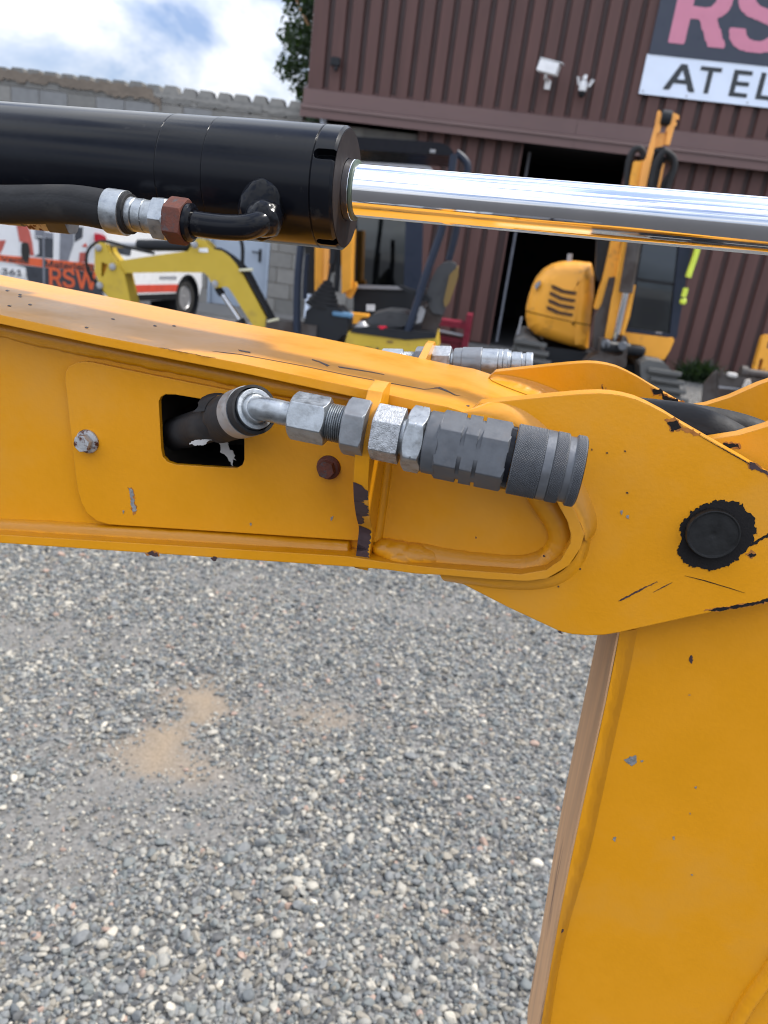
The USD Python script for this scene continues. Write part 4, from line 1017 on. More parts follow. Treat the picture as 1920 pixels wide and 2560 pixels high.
# tracks, each shoe a plate
for nm, pts in (('left', R5((130, 1010), (160, 900), (230, 880), (340, 930), (410, 1010), (420, 1130), (400, 1300), (150, 1300))), ('right', R5((1195, 1100), (1260, 1060), (1400, 1085), (1500, 1200), (1535, 1330), (1520, 1480), (1230, 1480)))):
    tk = fp(JF, jm, 'track', pts, -0.5, 1.0, M['track'], 0.04)
    x0, x1 = pts[0][0], pts[3][0]
    for i in range(5):
        c = JF.at((pts[1][0] + pts[4][0]) / 2 + i * 6, (pts[1][1] + pts[4][1]) / 2 - 10 + i * 22, -0.52)
        part(tk, 'track_shoe', rbox(c, (0.36, 0.05, 0.05), 0.012, np.stack([JF.a, JF.n, [0, 0, 1]], 1)), M['track'])
fp(JF, jm, 'undercarriage', R5((400, 950), (760, 1000), (1000, 1110), (1250, 1090), (1240, 1330), (400, 1200)), 0.0, 0.9, M['black_plastic'])
fp(JF, jm, 'hose', R5((205, 700), (222, 705), (190, 850), (170, 850)), -0.1, -0.08, M['grey_paint'])

hv = thing('strap', 'bright yellow-green strap hanging down the right of the compact excavator cab', 'strap', JF.at(1735, 700, -0.1))
Z = zone(1640, 560, 5.925)
hp_ = [JF.at(*Z(p)[0], -0.12) for p in ((640, 200), (610, 380), (560, 540), (510, 680), (475, 790))]
part(hv, 'webbing', cat([tube(smooth_path(hp_, 16), 0.033, 8), tube(smooth_path([JF.at(*Z(p)[0], -0.12) for p in ((440, 950), (425, 1020), (405, 1080))], 8), 0.03, 8)]), M['hivis'])
part(hv, 'knot', rbox(JF.at(*Z((400, 1145))[0], -0.12), (0.07, 0.06, 0.07), 0.025), M['hivis'])

# ================================================================== RED PUMP, BUCKET, FRAME, WEEDS
gp_ = ground_at(1118, 893)
rg = thing('red_frame', 'small red steel frame with a white bar at the foot of the brown wall', 'equipment frame', gp_)
RF = Frame(gp_, -6)
rbx = lambda a, b, o0, o1, z0, z1: RF.box(a, b, o0, o1, z0, z1)
part(rg, 'frame', cat([rbx(-0.34, 0.24, 0.0, 0.4, 0.42, 0.5), rbx(-0.36, -0.30, 0.01, 0.39, 0.05, 0.419), rbx(0.18, 0.26, -0.03, 0.42, 0.04, 0.62), rbx(-0.299, 0.179, 0.02, 0.38, 0.22, 0.28), rbx(-0.36, 0.26, 0.0, 0.4, 0.0, 0.039)]), M['red_paint'], smooth=False)
part(rg, 'bar', cyl(RF.w(-0.38, -0.02, 0.36), RF.w(0.17, -0.02, 0.33), 0.02, 10), M['wheel_grey'])
part(rg, 'tank', RF.box(-0.28, 0.17, 0.05, 0.35, 0.05, 0.215), M['red_paint'], smooth=False)

Z = zone(1600, 780, 5.184)
bk0 = ground_at(1800, 1060)
BK = Frame(bk0, -6)
bk = thing('bucket', 'rusty steel digger bucket lying open by the weeds', 'bucket', bk0)
fb = lambda nm, pts, o0, o1, m, r=0.0: fp(BK, bk, nm, Z(*pts), o0, o1, m, r)
fb('back_plate', [(1000, 840), (1900, 1000), (1900, 1900), (800, 1700)], 0.35, 0.38, M['bucket_inside'])
fb('top_plate', [(1010, 800), (1080, 790), (1250, 830), (1900, 930), (1900, 1060), (1500, 1030), (1020, 985)], 0.0, 0.06, M['dirty_steel'], 0.008)
fb('lip', [(1020, 960), (1240, 985), (1900, 1050), (1900, 1066), (1230, 1003), (1020, 985)], -0.03, -0.004, M['grey_paint'])
fb('side_plate', [(830, 930), (960, 780), (1015, 755), (1020, 1100), (930, 1400), (780, 1700), (740, 1500), (800, 1200)], 0.02, 0.06, M['dirty_steel'])
part(bk, 'pin', cyl(BK.at(*Z((1300, 780))[0], 0.1), BK.at(*Z((1900, 860))[0], 0.1), 0.05, 18, 0.01), M['dirty_steel'])
part(bk, 'pin_boss', cyl(BK.at(*Z((1290, 778))[0], 0.1), BK.at(*Z((1385, 790))[0], 0.1), 0.075, 18, 0.01), M['dirty_steel'])
fb('tooth', [(1030, 830), (1060, 745), (1080, 750), (1075, 830)], -0.05, 0.0, M['dirty_steel'])
part(bk, 'stone', rbox(BK.at(*Z((1190, 815))[0], 0.0), (0.11, 0.08, 0.05), 0.02), M['white_rag'])
sp_ = thing('sling', 'pale webbing sling hung over the front of the rusty bucket', 'sling', BK.at(*Z((1390, 900))[0], -0.05))
part(sp_, 'webbing', cat([tube(smooth_path([BK.at(*Z(p)[0], -0.06) for p in ((1390, 880), (1360, 960), (1310, 1080), (1270, 1200), (1230, 1330))], 16), 0.024, 8), tube(smooth_path([BK.at(*Z(p)[0], -0.05) for p in ((1395, 880), (1410, 980), (1390, 1100), (1340, 1230), (1310, 1340))], 16), 0.026, 8)]), M['strap'])
of0 = ground_at(1915, 1000)
OFr = Frame(of0, -6)
og = thing('orange_frame', 'orange steel attachment frame at the right edge behind the bucket', 'attachment', of0)
P = Polygon(OFr.szs(Z((1590, 330), (1640, 300), (2100, 330), (2100, 830), (1800, 820), (1470, 770)), 0)).buffer(0)
H1 = Polygon(OFr.szs(Z((1660, 380), (2000, 400), (2000, 560), (1640, 470)), 0)); H2 = Polygon(OFr.szs(Z((1555, 600), (1600, 620), (1560, 770), (1520, 760)), 0))
part(og, 'plate', OFr.prism(P.difference(H1).difference(H2), 0, 0.12), OM, smooth=False)
part(og, 'leg', OFr.box(0.05, 0.13, 0.02, 0.10, 0, 0.25), OM, smooth=False)

wg = ground_at(1748, 955)
for k, (bx_, by_, R_, H_, lab) in enumerate([(0.0, 0.0, 0.42, 0.42, 'tuft of green weeds at the foot of the brown wall'), (1.15, -0.12, 0.4, 0.35, 'smaller green weeds growing behind the rusty bucket')]):
    c = wg + np.array([bx_, by_, 0])
    wd = thing('weed', lab, 'plant', c)
    n = 420
    a_ = rt.uniform(0, 2 * math.pi, n); r_ = R_ * np.sqrt(rt.uniform(0, 1, n))
    base = c + np.c_[r_ * np.cos(a_), r_ * np.sin(a_) * 0.4, np.zeros(n)]
    h = H_ * rt.uniform(0.35, 1.0, n) * (1 - 0.5 * (r_ / R_) ** 2)
    lean = rt.normal(size=(n, 3)) * np.array([0.10, 0.08, 0]) 
    u = rt.normal(size=(n, 3)); u[:, 2] = 0; u /= np.linalg.norm(u, axis=1, keepdims=True)
    w = 0.022
    v = np.stack([base - u * w * 0.4, base + u * w * 0.4, base + lean * 0.5 + np.c_[np.zeros((n, 2)), h * 0.6] + u * w, base + lean * 0.5 + np.c_[np.zeros((n, 2)), h * 0.6] - u * w, base + lean * 1.6 + np.c_[np.zeros((n, 2)), h]], 1).reshape(-1, 3)
    I_ = np.arange(n)[:, None] * 5
    part(wd, 'leaves', trimesh.Trimesh(v, np.vstack([I_ + [0, 1, 2], I_ + [0, 2, 3], I_ + [3, 2, 4]]), process=False), leaf, smooth=False)

# ================================================================== THE ARM OF THE NEAR EXCAVATOR
PSI = 9.5
_d = ray(960, 1280)
A0 = EYE + _d * 0.44
AF = Frame(A0, -PSI)
AW = 0.120                                                   # clear width between the two web plates


def depth(P):
    return (np.asarray(P, float) - EYE) @ FW


def on_line(A, B, px):
    lo, hi = -1.5, 2.5
    for _ in range(50):
        mid = (lo + hi) / 2
        if proj(A + (B - A) * mid)[0] < px:
            lo = mid
        else:
            hi = mid
    return A + (B - A) * lo


def rpx(P, dpx):
    """the radius at P of something that measures dpx across in the photograph"""
    return dpx / 2 * depth(P) / FPX


arm = thing('excavator', 'near orange excavator arm with couplings, black cylinder and chrome rod across the foreground', 'excavator', AF.at(960, 1430))
OP = M['orange_paint']

# top flange: a bent strip that overhangs the web
FL = 0.014
topline = [(-700, 640), (-160, 754), (0, 787), (247, 840), (602, 908), (949, 982), (1046, 1004), (1119, 1017), (1300, 1078), (1420, 1120)]
tq = AF.szs(topline, -FL)
_g = np.linspace(tq[0, 0], tq[-1, 0], 200)
tq = np.c_[_g, np.interp(_g, tq[:, 0], tq[:, 1])]
for _ in range(0):
    tq[1:-1] = (tq[:-2] + 2 * tq[1:-1] + tq[2:]) / 4


def strip_solid(fr, top, thick, o0, o1):
    bot = top - np.array([0, thick])
    return fr.prism(np.vstack([top, bot[::-1]]), o0, o1)


top_flange = part(arm, 'top_plate', strip_solid(AF, tq, 0.0052, -FL, AW + FL), OP, smooth=20)
# worn ridge across the bend
cr = [AF.at(1046, 1003, -FL) + np.array([0, 0, -0.0012]), AF.at(1119, 1021, -FL) + np.array([0, 0, -0.0012])]

# bottom flange and the U-shaped rim that closes the arm's end
outer = [(-160, 1349), (0, 1357), (500, 1391), (868, 1416), (960, 1423), (1040, 1434), (1100, 1437), (1220, 1448), (1317, 1453), (1366, 1447), (1422, 1414), (1452, 1369), (1461, 1336), (1440, 1283), (1410, 1228), (1352, 1150), (1290, 1090), (1220, 1050)]
inner = [(1232, 1066), (1280, 1104), (1335, 1165), (1385, 1240), (1399, 1268), (1418, 1302), (1427, 1336), (1426, 1358), (1403, 1399), (1366, 1425), (1302, 1436), (1179, 1427), (1074, 1418), (960, 1405), (868, 1391), (500, 1368), (0, 1337), (-160, 1329)]
RIM = -0.015
po, pi_ = AF.szs(outer, RIM), AF.szs(inner, RIM)
part(arm, 'bottom_flange', AF.prism(np.vstack([po, pi_]), RIM, 0.011), OP, smooth=25)
bl = AF.szs(outer[:6], RIM); bl2 = AF.szs([(x, y - 19) for x, y in outer[:6]], RIM)
part(arm, 'bottom_plate', AF.prism(np.vstack([bl + [0, 0.0004], (bl2 - [0, 0.0004])[::-1]]), 0.0115, AW + FL), OP)

# web plates, with the opening for the hose
hole_px = [(398, 1003), (403, 992), (415, 985), (440, 986), (585, 1010), (602, 1017), (611, 1034), (612, 1148), (607, 1162), (592, 1170), (440, 1161), (420, 1154), (408, 1141), (404, 1120)]
hole = Polygon(AF.szs(hole_px, -0.003)).buffer(0.002).buffer(-0.002)
web_px = [(-160, 780), (0, 806), (602, 930), (949, 998), (1046, 1022), (1119, 1040), (1220, 1062), (1290, 1105), (1352, 1165), (1405, 1240), (1432, 1290), (1444, 1336), (1438, 1364), (1413, 1406), (1366, 1437), (1310, 1445), (1100, 1428), (960, 1412), (868, 1403), (500, 1379), (0, 1347), (-160, 1339)]
web = Polygon(AF.szs(web_px, -0.004)).buffer(0)
part(arm, 'side_plate', AF.prism(web.difference(hole.buffer(0.006)), 0.0, 0.006), OP)
part(arm, 'side_plate', AF.prism(web, AW - 0.006, AW), OP)
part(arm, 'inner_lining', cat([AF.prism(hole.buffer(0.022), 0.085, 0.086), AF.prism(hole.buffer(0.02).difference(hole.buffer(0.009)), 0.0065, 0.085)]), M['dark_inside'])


def bead(pts, r, off, seed, n=120, wob=0.18, sides=12, fr=None):
    """a weld bead along photograph points on the plate"""
    fr = fr or AF
    p = np.array([fr.at(x, y, off) for x, y in pts])
    p = smooth_path(p, n)
    w = meshkit.fbm(p * 160, 3, seed) - 0.5
    w2 = meshkit.fbm(p * 45, 2, seed + 3) - 0.5
    return tube(p, r * (1 + wob * 2 * w + wob * 2.4 * w2), sides)


part(arm, 'weld_bead', bead([(-150, 792), (0, 822), (300, 883), (602, 945), (900, 1004)], 0.0058, 0.0018, 2, 160), OP, smooth=True)
part(arm, 'weld_bead', bead([(-150, 1312), (0, 1320), (300, 1338), (600, 1358), (880, 1378)], 0.0078, 0.0008, 3, 160, 0.06), OP, smooth=True)
part(arm, 'weld_bead', bead([(955, 1376), (1000, 1383), (1060, 1389), (1130, 1403), (1200, 1411), (1290, 1417), (1350, 1408), (1385, 1385), (1405, 1350), (1402, 1318), (1385, 1283), (1350, 1225)], 0.0085, 0.0014, 4, 200, 0.045), OP, smooth=True)
# lumpy weld where the bracket foot meets the flange
lump = []
for (x, y, r, o) in [(972, 1372, .0085, -0.002), (1000, 1382, .0095, -0.003), (1035, 1388, .0095, -0.003), (1064, 1392, .0075, -.003), (1010, 1398, .008, -.006)]:
    s = trimesh.creation.icosphere(3, r); s.apply_scale([1.25, 0.8, 0.75])
    s.vertices += (meshkit.fbm(s.vertices * 140 + x, 2, 5) - 0.5)[:, None] * s.vertices * 0.25
    s.apply_translation(AF.at(x, y, o)); lump.append(s)
part(arm, 'weld_lump', cat(lump), OP, smooth=True)

# access cover with its two bolts
cov_px = [(163, 949), (164, 932), (172, 917), (190, 907), (212, 904), (231, 906), (382, 938), (579, 977), (760, 1012), (925, 1045), (940, 1356), (900, 1352), (600, 1332), (300, 1313), (272, 1311), (243, 1303), (218, 1284), (204, 1258), (196, 1230), (191, 1204), (174, 1054)]
cover = Polygon(AF.szs(cov_px, -0.0036)).buffer(0.004).buffer(-0.004).difference(hole)
cov = part(arm, 'access_cover', AF.prism(cover, -0.0036, -0.0004), OP)


def bolt(px, py, d, m, label, spin):
    c = AF.at(px, py, -0.0037)
    r = rpx(c, d)
    n = -AF.n
    washer = lathe([(0, r), (0.0012, r), (0.0022, r * 0.9), (0.0026, r * 0.8)], c, c + n, 40)
    b = part(arm, 'flange_bolt', washer, m, label=label)
    part(b, 'hex_head', hexnut(c + n * 0.002, c + n * 0.0075, r * 0.74, spin, 0.12), m)


bolt(220, 1103, 60, M['rusty_zinc'], 'rust-spotted grey bolt left of the hose opening', 0.3)
bolt(822, 1168, 61, M['rust'], 'brown rusted bolt under the coupling', 0.9)

# clevis plates round the pin
CL = -0.007
clev_px = [(1198, 1009), (1290, 1000), (1380, 991), (1450, 985), (1498, 983), (1530, 985), (1560, 990), (1590, 998), (1620, 1011), (1660, 1032), (1700, 1057), (1780, 1103), (1920, 1182), (2060, 1262), (2120, 1330), (2120, 1400), (2060, 1462), (1920, 1501), (1736, 1539), (1551, 1580), (1510, 1587), (1470, 1588), (1430, 1585), (1400, 1578), (1273, 1519), (1111, 1436), (1090, 1300), (1120, 1080)]
cq = AF.szs(clev_px, CL)
clev = Polygon(cq).buffer(0)
u_in = Polygon(np.vstack([AF.szs([(x, y) for x, y in inner[:14]], CL), AF.szs([(960, 1300), (960, 1100), (1119, 1050)], CL)])).buffer(0.001)
part(arm, 'clevis_plate', AF.prism(clev.difference(u_in.buffer(0.0015)), CL, 0.006), OP)
part(arm, 'clevis_plate', AF.prism(clev, AW - 0.006, AW + 0.007), OP)


def fillet(inn, out, o_in, o_out, fr, seed, n=140, m=9, bulge=0.0022, amp=0.0012):
    """a broad weld skin between a line on one face and a line on another"""
    a = smooth_path(np.array([fr.at(x, y, o_in) for x, y in inn]), n)
    b = smooth_path(np.array([fr.at(x, y, o_out) for x, y in out]), n)
    t = np.linspace(0, 1, m)[None, :, None]
    P = a[:, None] * (1 - t) + b[:, None] * t
    nz = meshkit.fbm(P * 120, 3, seed) - 0.5
    sh = np.sin(np.linspace(0, 1, m) * math.pi)[None, :]
    P = P - fr.n * (bulge * sh + amp * nz * sh)[..., None]
    I_ = np.arange(n * m).reshape(n, m)
    f = np.stack([I_[:-1, :-1], I_[1:, :-1], I_[1:, 1:], I_[:-1, 1:]], -1).reshape(-1, 4)
    v, f3, _ = meshkit.arrays((P.reshape(-1, 3), f))
    return trimesh.Trimesh(v, f3, process=False)


part(arm, 'weld_skin', fillet([(1150, 1034), (1230, 1056), (1296, 1096), (1352, 1152), (1408, 1228), (1438, 1283), (1459, 1330), (1462, 1350)],
                              [(1196, 1012), (1285, 1012), (1345, 1046), (1398, 1098), (1452, 1190), (1484, 1262), (1494, 1312), (1474, 1350)], RIM + 0.001, CL + 0.0006, AF, 21), OP, smooth=True)
part(arm, 'weld_skin', fillet([(1100, 1436), (1220, 1447), (1317, 1452), (1366, 1446), (1421, 1414), (1451, 1369), (1460, 1340)],
                              [(1110, 1452), (1220, 1470), (1330, 1476), (1400, 1462), (1446, 1428), (1474, 1375), (1478, 1346)], RIM + 0.004, CL + 0.0006, AF, 23, bulge=0.0012), OP, smooth=True)
def far_weld(s0, s1, n=70, m=9):
    S_ = np.linspace(s0, s1, n)
    zt_ = np.interp(S_, tq[:, 0], tq[:, 1])
    env = np.sin(np.clip((S_ - s0) / (s1 - s0), 0, 1) * math.pi) ** 0.5
    P = []
    for j, t in enumerate(np.linspace(0, 1, m)):
        o = AW - 0.0065 - (0.013 * env + 0.002) * (1 - t) ** 1.5
        z = zt_ + 0.0004 + (0.006 * env + 0.0015) * t ** 1.7
        P.append(AF.mesh(np.c_[S_, o, z]))
    P = np.stack(P, 1)
    nz = meshkit.fbm(P * 130, 3, 29) - 0.5
    sh = np.sin(np.linspace(0, 1, m) * math.pi)[None, :]
    P = P + (np.array([0, 0, 1.0]) - AF.n) * (0.002 * nz * sh)[..., None]
    I_ = np.arange(n * m).reshape(n, m)
    f = np.stack([I_[:-1, :-1], I_[1:, :-1], I_[1:, 1:], I_[:-1, 1:]], -1).reshape(-1, 4)
    v, f3, _ = meshkit.arrays((P.reshape(-1, 3), f))
    return trimesh.Trimesh(v, f3, process=False)


_s0 = AF.sz(1215, 935, AW)[0]
part(arm, 'weld_skin', far_weld(_s0 + 0.004, _s0 + 0.07), OP, smooth=True)

# the hinge pin
pc = AF.at(1782, 1334, CL - 0.003)
pr = rpx(pc, 129)
pin = part(arm, 'hinge_pin', lathe([(0, pr), (0.003, pr), (0.0042, pr * 0.97), (0.0042, pr * 0.92), (0.0036, pr * 0.90), (0.0036, pr * 0.2), (0.0031, pr * 0.1)], pc + AF.n * 0.002, pc - AF.n, 72), M['grease_cap'], label='black round pin head in the clevis')
part(arm, 'hinge_pin', cyl(AF.at(1782, 1334, CL) + AF.n * 0.02, AF.at(1782, 1334, CL) + AF.n * (AW + 0.01), pr * 0.8), M['gunmetal'])
part(arm, 'grease_smear', chip_mesh(AF, [(1694, 1388), (1702, 1320), (1716, 1296), (1757, 1257), (1810, 1250), (1846, 1258), (1880, 1290), (1892, 1325), (1880, 1362), (1834, 1408), (1772, 1428), (1722, 1412)], CL, 0.0016, 5, 0.0004, 5, 0.00045), M['black_smear'], smooth=False, label='ragged black smear of bare paint round the pin')

# boom: its two side plates sit between the clevis plates
BO = 0.010
boom_px = [(1640, 1230), (1700, 1150), (1778, 1098), (1850, 1087), (1920, 1066), (2010, 1028), (2400, 900), (2500, 2760), (1316, 2760), (1353, 2560), (1400, 2300), (1452, 2041), (1505, 1800), (1550, 1578), (1590, 1400)]
bq = AF.szs(boom_px, BO)
edge_in = [(1594, 1572), (1560, 1740), (1520, 1920), (1466, 2160), (1420, 2320), (1376, 2560), (1345, 2760)]
edge_out = [(1550, 1578), (1515, 1755), (1474, 1940), (1428, 2150), (1396, 2310), (1353, 2560), (1316, 2760)]
part(arm, 'boom_plate', AF.prism(bq, BO, BO + 0.010), OP)
part(arm, 'boom_plate', AF.prism(AF.szs(boom_px[1:8] + [(2300, 2000), (1700, 1500)], BO), AW - 0.022, AW - 0.012), OP)
part(arm, 'boom_edge_flange', fillet(edge_out, edge_in, BO - 0.0055, BO - 0.0002, AF, 31, bulge=0.0008, amp=0.0008), OP, smooth=True)
ue = AF.szs(edge_out, BO - 0.0055)
ui = ue - np.array([0.0001, 0.0])
part(arm, 'boom_underside', AF.prism(np.vstack([ue - [0.0013, 0], ui[::-1]]), BO - 0.0054, BO + 0.074), M['brown_primer'], label='brown bare strip along the underside of the boom')
part(arm, 'weld_bead', bead([(1960, 2360), (1920, 2430), (1870, 2500), (1830, 2575), (1800, 2640)], 0.006, BO + 0.001, 41, 120, 0.05), OP, smooth=True)

# hoses between the boom plates
for nm, pts, r, o in [('boom_hose', [(1560, 1050), (1650, 1052), (1740, 1068), (1830, 1110), (1910, 1165), (1980, 1220)], 0.0115, 0.036), ('boom_hose', [(1580, 1035), (1680, 1046), (1760, 1058), (1850, 1078), (1930, 1110), (2010, 1150)], 0.0105, 0.066)]:
    part(arm, nm, tube(smooth_path([AF.at(x, y, o) for x, y in pts], 50), r, 24), M['rubber'], smooth=True)

# bracket that carries the coupling: a plate square to the arm
OC = -0.043
Ax, Bx = AF.at(727, 1036, OC), AF.at(1450, 1180, OC)
S1 = (on_line(Ax, Bx, 937) - AF.o) @ AF.a
_bn = AF.a


def on_s(x, y, s):
    d = ray(x, y)
    return EYE + d * (((AF.o + AF.a * s - EYE) @ AF.a) / (d @ AF.a))


edge_px = [(953, 984), (944, 1020), (938, 1060), (931, 1117), (922, 1160), (917, 1200), (917, 1240), (920, 1283), (926, 1328), (935, 1372), (947, 1400)]
eo = []
for x, y in edge_px:
    P = on_s(x, y, S1)
    eo.append(((P - AF.o) @ AF.n, P[2]))
eo = np.array(eo)
BRK = eo.copy()
zs = np.linspace(eo[0, 1], eo[-1, 1], 30)
co = np.polyfit(eo[:, 1], eo[:, 0], 3)
of = np.clip(np.polyval(co, zs), -0.075, -0.012)
of[0:2] += 0.0035
zs = zs[0] + (zs - zs[0]) * 0.935
bpoly = np.vstack([np.c_[of, zs], [[0.001, zs[-1] + 0.002]], [[0.001, tq[np.argmin(abs(tq[:, 0] - S1)), 1] - 0.004]], [[-FL - 0.0005, tq[np.argmin(abs(tq[:, 0] - S1)), 1] - 0.0045]], [[-FL - 0.0005, zs[0] + 0.002]], [[-FL - 0.006, zs[0] + 0.003]]])


def s_plate(poly_oz, s0, s1):
    """an outline in (off, z) made solid along the arm"""
    g = Polygon(poly_oz).buffer(0)
    g = g if g.geom_type == 'Polygon' else max(g.geoms, key=lambda h: h.area)
    m = trimesh.creation.extrude_polygon(g, s1 - s0, engine='earcut')
    v = m.vertices
    return trimesh.Trimesh(AF.mesh(np.c_[s0 + v[:, 2], v[:, 0], v[:, 1]]), m.faces[:, ::-1], process=False)


BT = 0.0080
brk = part(arm, 'coupling_bracket', s_plate(bpoly, S1 - BT, S1), OP)
_r = AF.at(950, 1330, 0.0)
part(brk, 'weld_bead', tube(smooth_path([AF.w(S1 + 0.001, 0.0005, z) for z in np.linspace(zs[0] - 0.02, zs[-1] + 0.004, 6)], 60), 0.0036, 10), OP, smooth=True)
# bare patches along the bracket's edge
for k, (z0, z1) in enumerate([(0.43, 0.55), (0.54, 0.66), (0.64, 0.73), (0.74, 0.90), (0.86, 0.995)]):
    za, zb = zs[0] + (zs[-1] - zs[0]) * z0, zs[0] + (zs[-1] - zs[0]) * z1
    zz_ = np.linspace(za, zb, 14)
    rq = np.random.default_rng(k)
    full = k in (0, 1, 3, 4)
    L_ = []
    for i, z in enumerate(zz_):
        o = np.interp(z, zs[::-1], of[::-1])
        e = math.sin(i / 13 * math.pi) ** 0.4
        l0 = S1 - BT - 0.0001
        l1 = l0 + (BT + 0.0002) * (min(1, e * (1.15 if full else 0.6)) if i % 13 else 0.15) * rq.uniform(0.78, 1.0 if not full else 1.1)
        l1 = min(l1, S1 + 0.0001)
        L_.append((AF.w(l0, o - 0.00025, z), AF.w(l1, o - 0.00025, z)))
    v = np.array([q for pr_ in L_ for q in pr_])
    f = [[2 * i, 2 * i + 1, 2 * i + 3] for i in range(13)] + [[2 * i, 2 * i + 3, 2 * i + 2] for i in range(13)]
    part(brk, 'bare_patch', trimesh.Trimesh(v, f, process=False), M['bare'], smooth=False)

# ---- the near coupling
def seg(a, b):
    return on_line(Ax, Bx, a), on_line(Ax, Bx, b)


def ring_on(parent, name, prof_px, m, n=72, label=None):
    """prof_px: (axis pixel, diameter in pixels)"""
    P0 = on_line(Ax, Bx, prof_px[0][0])
    dr = (Bx - Ax) / np.linalg.norm(Bx - Ax)
    pr_ = []
    for x, d in prof_px:
        P = on_line(Ax, Bx, x)
        pr_.append(((P - P0) @ dr, rpx(P, d)))
    return part(parent, name, lathe(pr_, P0, P0 + dr, n), m, smooth=30, label=label)


cpl = ring_on(arm, 'hydraulic_coupling', [(1003, 92), (1021, 92)], M['zinc'], label='grey quick coupling with knurled sleeve on the near side')
a, b = seg(732, 822); part(cpl, 'swivel_nut', hexnut(a, b, rpx((a + b) / 2, 124), 0.25, 0.16), M['zinc'])
# thread
P0, P1 = seg(818, 876)
L = np.linalg.norm(P1 - P0); tn = 11; prof = []
for i in range(tn):
    t0 = L * i / tn
    prof += [(t0, rpx(P0, 80)), (t0 + L / tn * 0.3, rpx(P0, 80)), (t0 + L / tn * 0.6, rpx(P0, 95)), (t0 + L / tn * 0.7, rpx(P0, 95))]
prof.append((L, rpx(P0, 84)))
part(cpl, 'thread', lathe(prof, P0, P1, 64), M['zinc'], smooth=False)
a, b = seg(866, 919); part(cpl, 'lock_nut', hexnut(a, b, rpx((a + b) / 2, 148), 0.42, 0.10), M['dull_zinc'])
a, b = seg(938, 1006); part(cpl, 'hexagon_body', hexnut(a, b, rpx((a + b) / 2, 145), 0.42, 0.04), M['cast_zinc'])
a, b = seg(1017, 1066)
gL = np.linalg.norm(b - a)
part(cpl, 'thin_nut', hexnut(a, b, rpx((a + b) / 2, 170), 0.36, 0.16, grooves=((gL * 0.5, gL * 0.56),), gdepth=0.0006), M['zinc'])
ring_on(cpl, 'collar', [(1066, 150), (1069, 157), (1100, 158), (1103, 150)], M['gunmetal'])
a, b = seg(1096, 1268)
gL = np.linalg.norm(b - a)
part(cpl, 'coupling_body', hexnut(a, b, rpx((a + b) / 2, 178), 0.36, 0.10, grooves=((gL * 0.33, gL * 0.385), (gL * 0.56, gL * 0.615)), gdepth=0.0022), M['gunmetal'])
ring_on(cpl, 'seat_ring', [(1266, 160), (1280, 160)], M['black_paint'])


def knurl(x0, x1, d, ridges=84, amp=0.0005):
    P0, P1 = seg(x0, x1)
    dr = (Bx - Ax) / np.linalg.norm(Bx - Ax)
    Ls = np.linalg.norm(P1 - P0)
    nt, na = int(Ls / 0.00016), ridges * 5
    R_ = rot_to(dr)
    ang = np.arange(na) * 2 * math.pi / na
    vv = []
    for i in range(nt + 1):
        t = Ls * i / nt
        r = rpx(P0 + dr * t, d)
        ed = min(1, min(t, Ls - t) / 0.0006)
        s1 = np.abs(np.sin((ang * ridges + t * ridges / r) / 2)); s2 = np.abs(np.sin((ang * ridges - t * ridges / r) / 2))
        rr = r - amp * (1 - np.minimum(s1, s2)) * ed - (1 - ed) * 0.0007
        vv.append(P0 + dr * t + (np.cos(ang) * rr)[:, None] * R_[:, 0] + (np.sin(ang) * rr)[:, None] * R_[:, 1])
    v = np.vstack(vv + [P0[None], P1[None]])
    I_ = np.arange((nt + 1) * na).reshape(nt + 1, na)
    J = np.roll(I_, -1, 1)
    f = np.concatenate([np.stack([I_[:-1], J[:-1], J[1:]], -1).reshape(-1, 3), np.stack([I_[:-1], J[1:], I_[1:]], -1).reshape(-1, 3),
                        np.stack([np.full(na, len(v) - 2), J[0], I_[0]], -1), np.stack([np.full(na, len(v) - 1), I_[-1], J[-1]], -1)])
    return trimesh.Trimesh(v, f, process=False)


part(cpl, 'knurled_sleeve', knurl(1281, 1354, 178), M['gunmetal'], smooth=False)
ring_on(cpl, 'smooth_band', [(1353, 172), (1354, 176), (1375, 177), (1376, 172)], M['band_grey'], 96)
part(cpl, 'knurled_sleeve', knurl(1376, 1408, 179), M['gunmetal'], smooth=False)
ring_on(cpl, 'sleeve_groove', [(1407, 172), (1409, 166), (1424, 166), (1426, 173)], M['band_grey'], 96)
part(cpl, 'knurled_sleeve', knurl(1426, 1450, 181), M['gunmetal'], smooth=False)
ring_on(cpl, 'sleeve_mouth', [(1449, 172), (1452, 168), (1453, 120)], M['black_paint'], 72)

# ---- elbow tube and hose end
E0 = AF.at(634, 1024, -0.040)
HS = AF.at(395, 1098, 0.045)
hd = (E0 - HS) / np.linalg.norm(E0 - HS)
nut0 = on_line(Ax, Bx, 734)
cd = (Bx - Ax) / np.linalg.norm(Bx - Ax)
Lb = np.linalg.norm(nut0 - E0)
pb = [E0 - hd * 0.004, E0 + hd * Lb * 0.10]
for t in np.linspace(0, 1, 12):
    q0, q1, q2 = E0 + hd * Lb * 0.14, E0 + hd * Lb * 0.36 + cd * 0.002, nut0 - cd * Lb * 0.28
    pb.append((1 - t) ** 2 * q0 + 2 * t * (1 - t) * q1 + t * t * q2)
pb += [nut0 - cd * Lb * 0.12, nut0 + cd * 0.004]
part(cpl, 'elbow_tube', tube(smooth_path(pb, 60), rpx(E0, 60), 32), M['zinc'], smooth=True)
r0 = rpx(E0, 104)
part(cpl, 'hose_ferrule', lathe([(0, r0 * 0.97), (0.012, r0), (0.0155, r0 * 0.97), (0.0155, r0 * 0.78), (0.0148, r0 * 0.74), (0.0165, r0 * 0.68), (0.0175, r0 * 0.62), (0.0175, r0 * 0.4)], E0 - hd * 0.0125, E0, 64), M['zinc'])
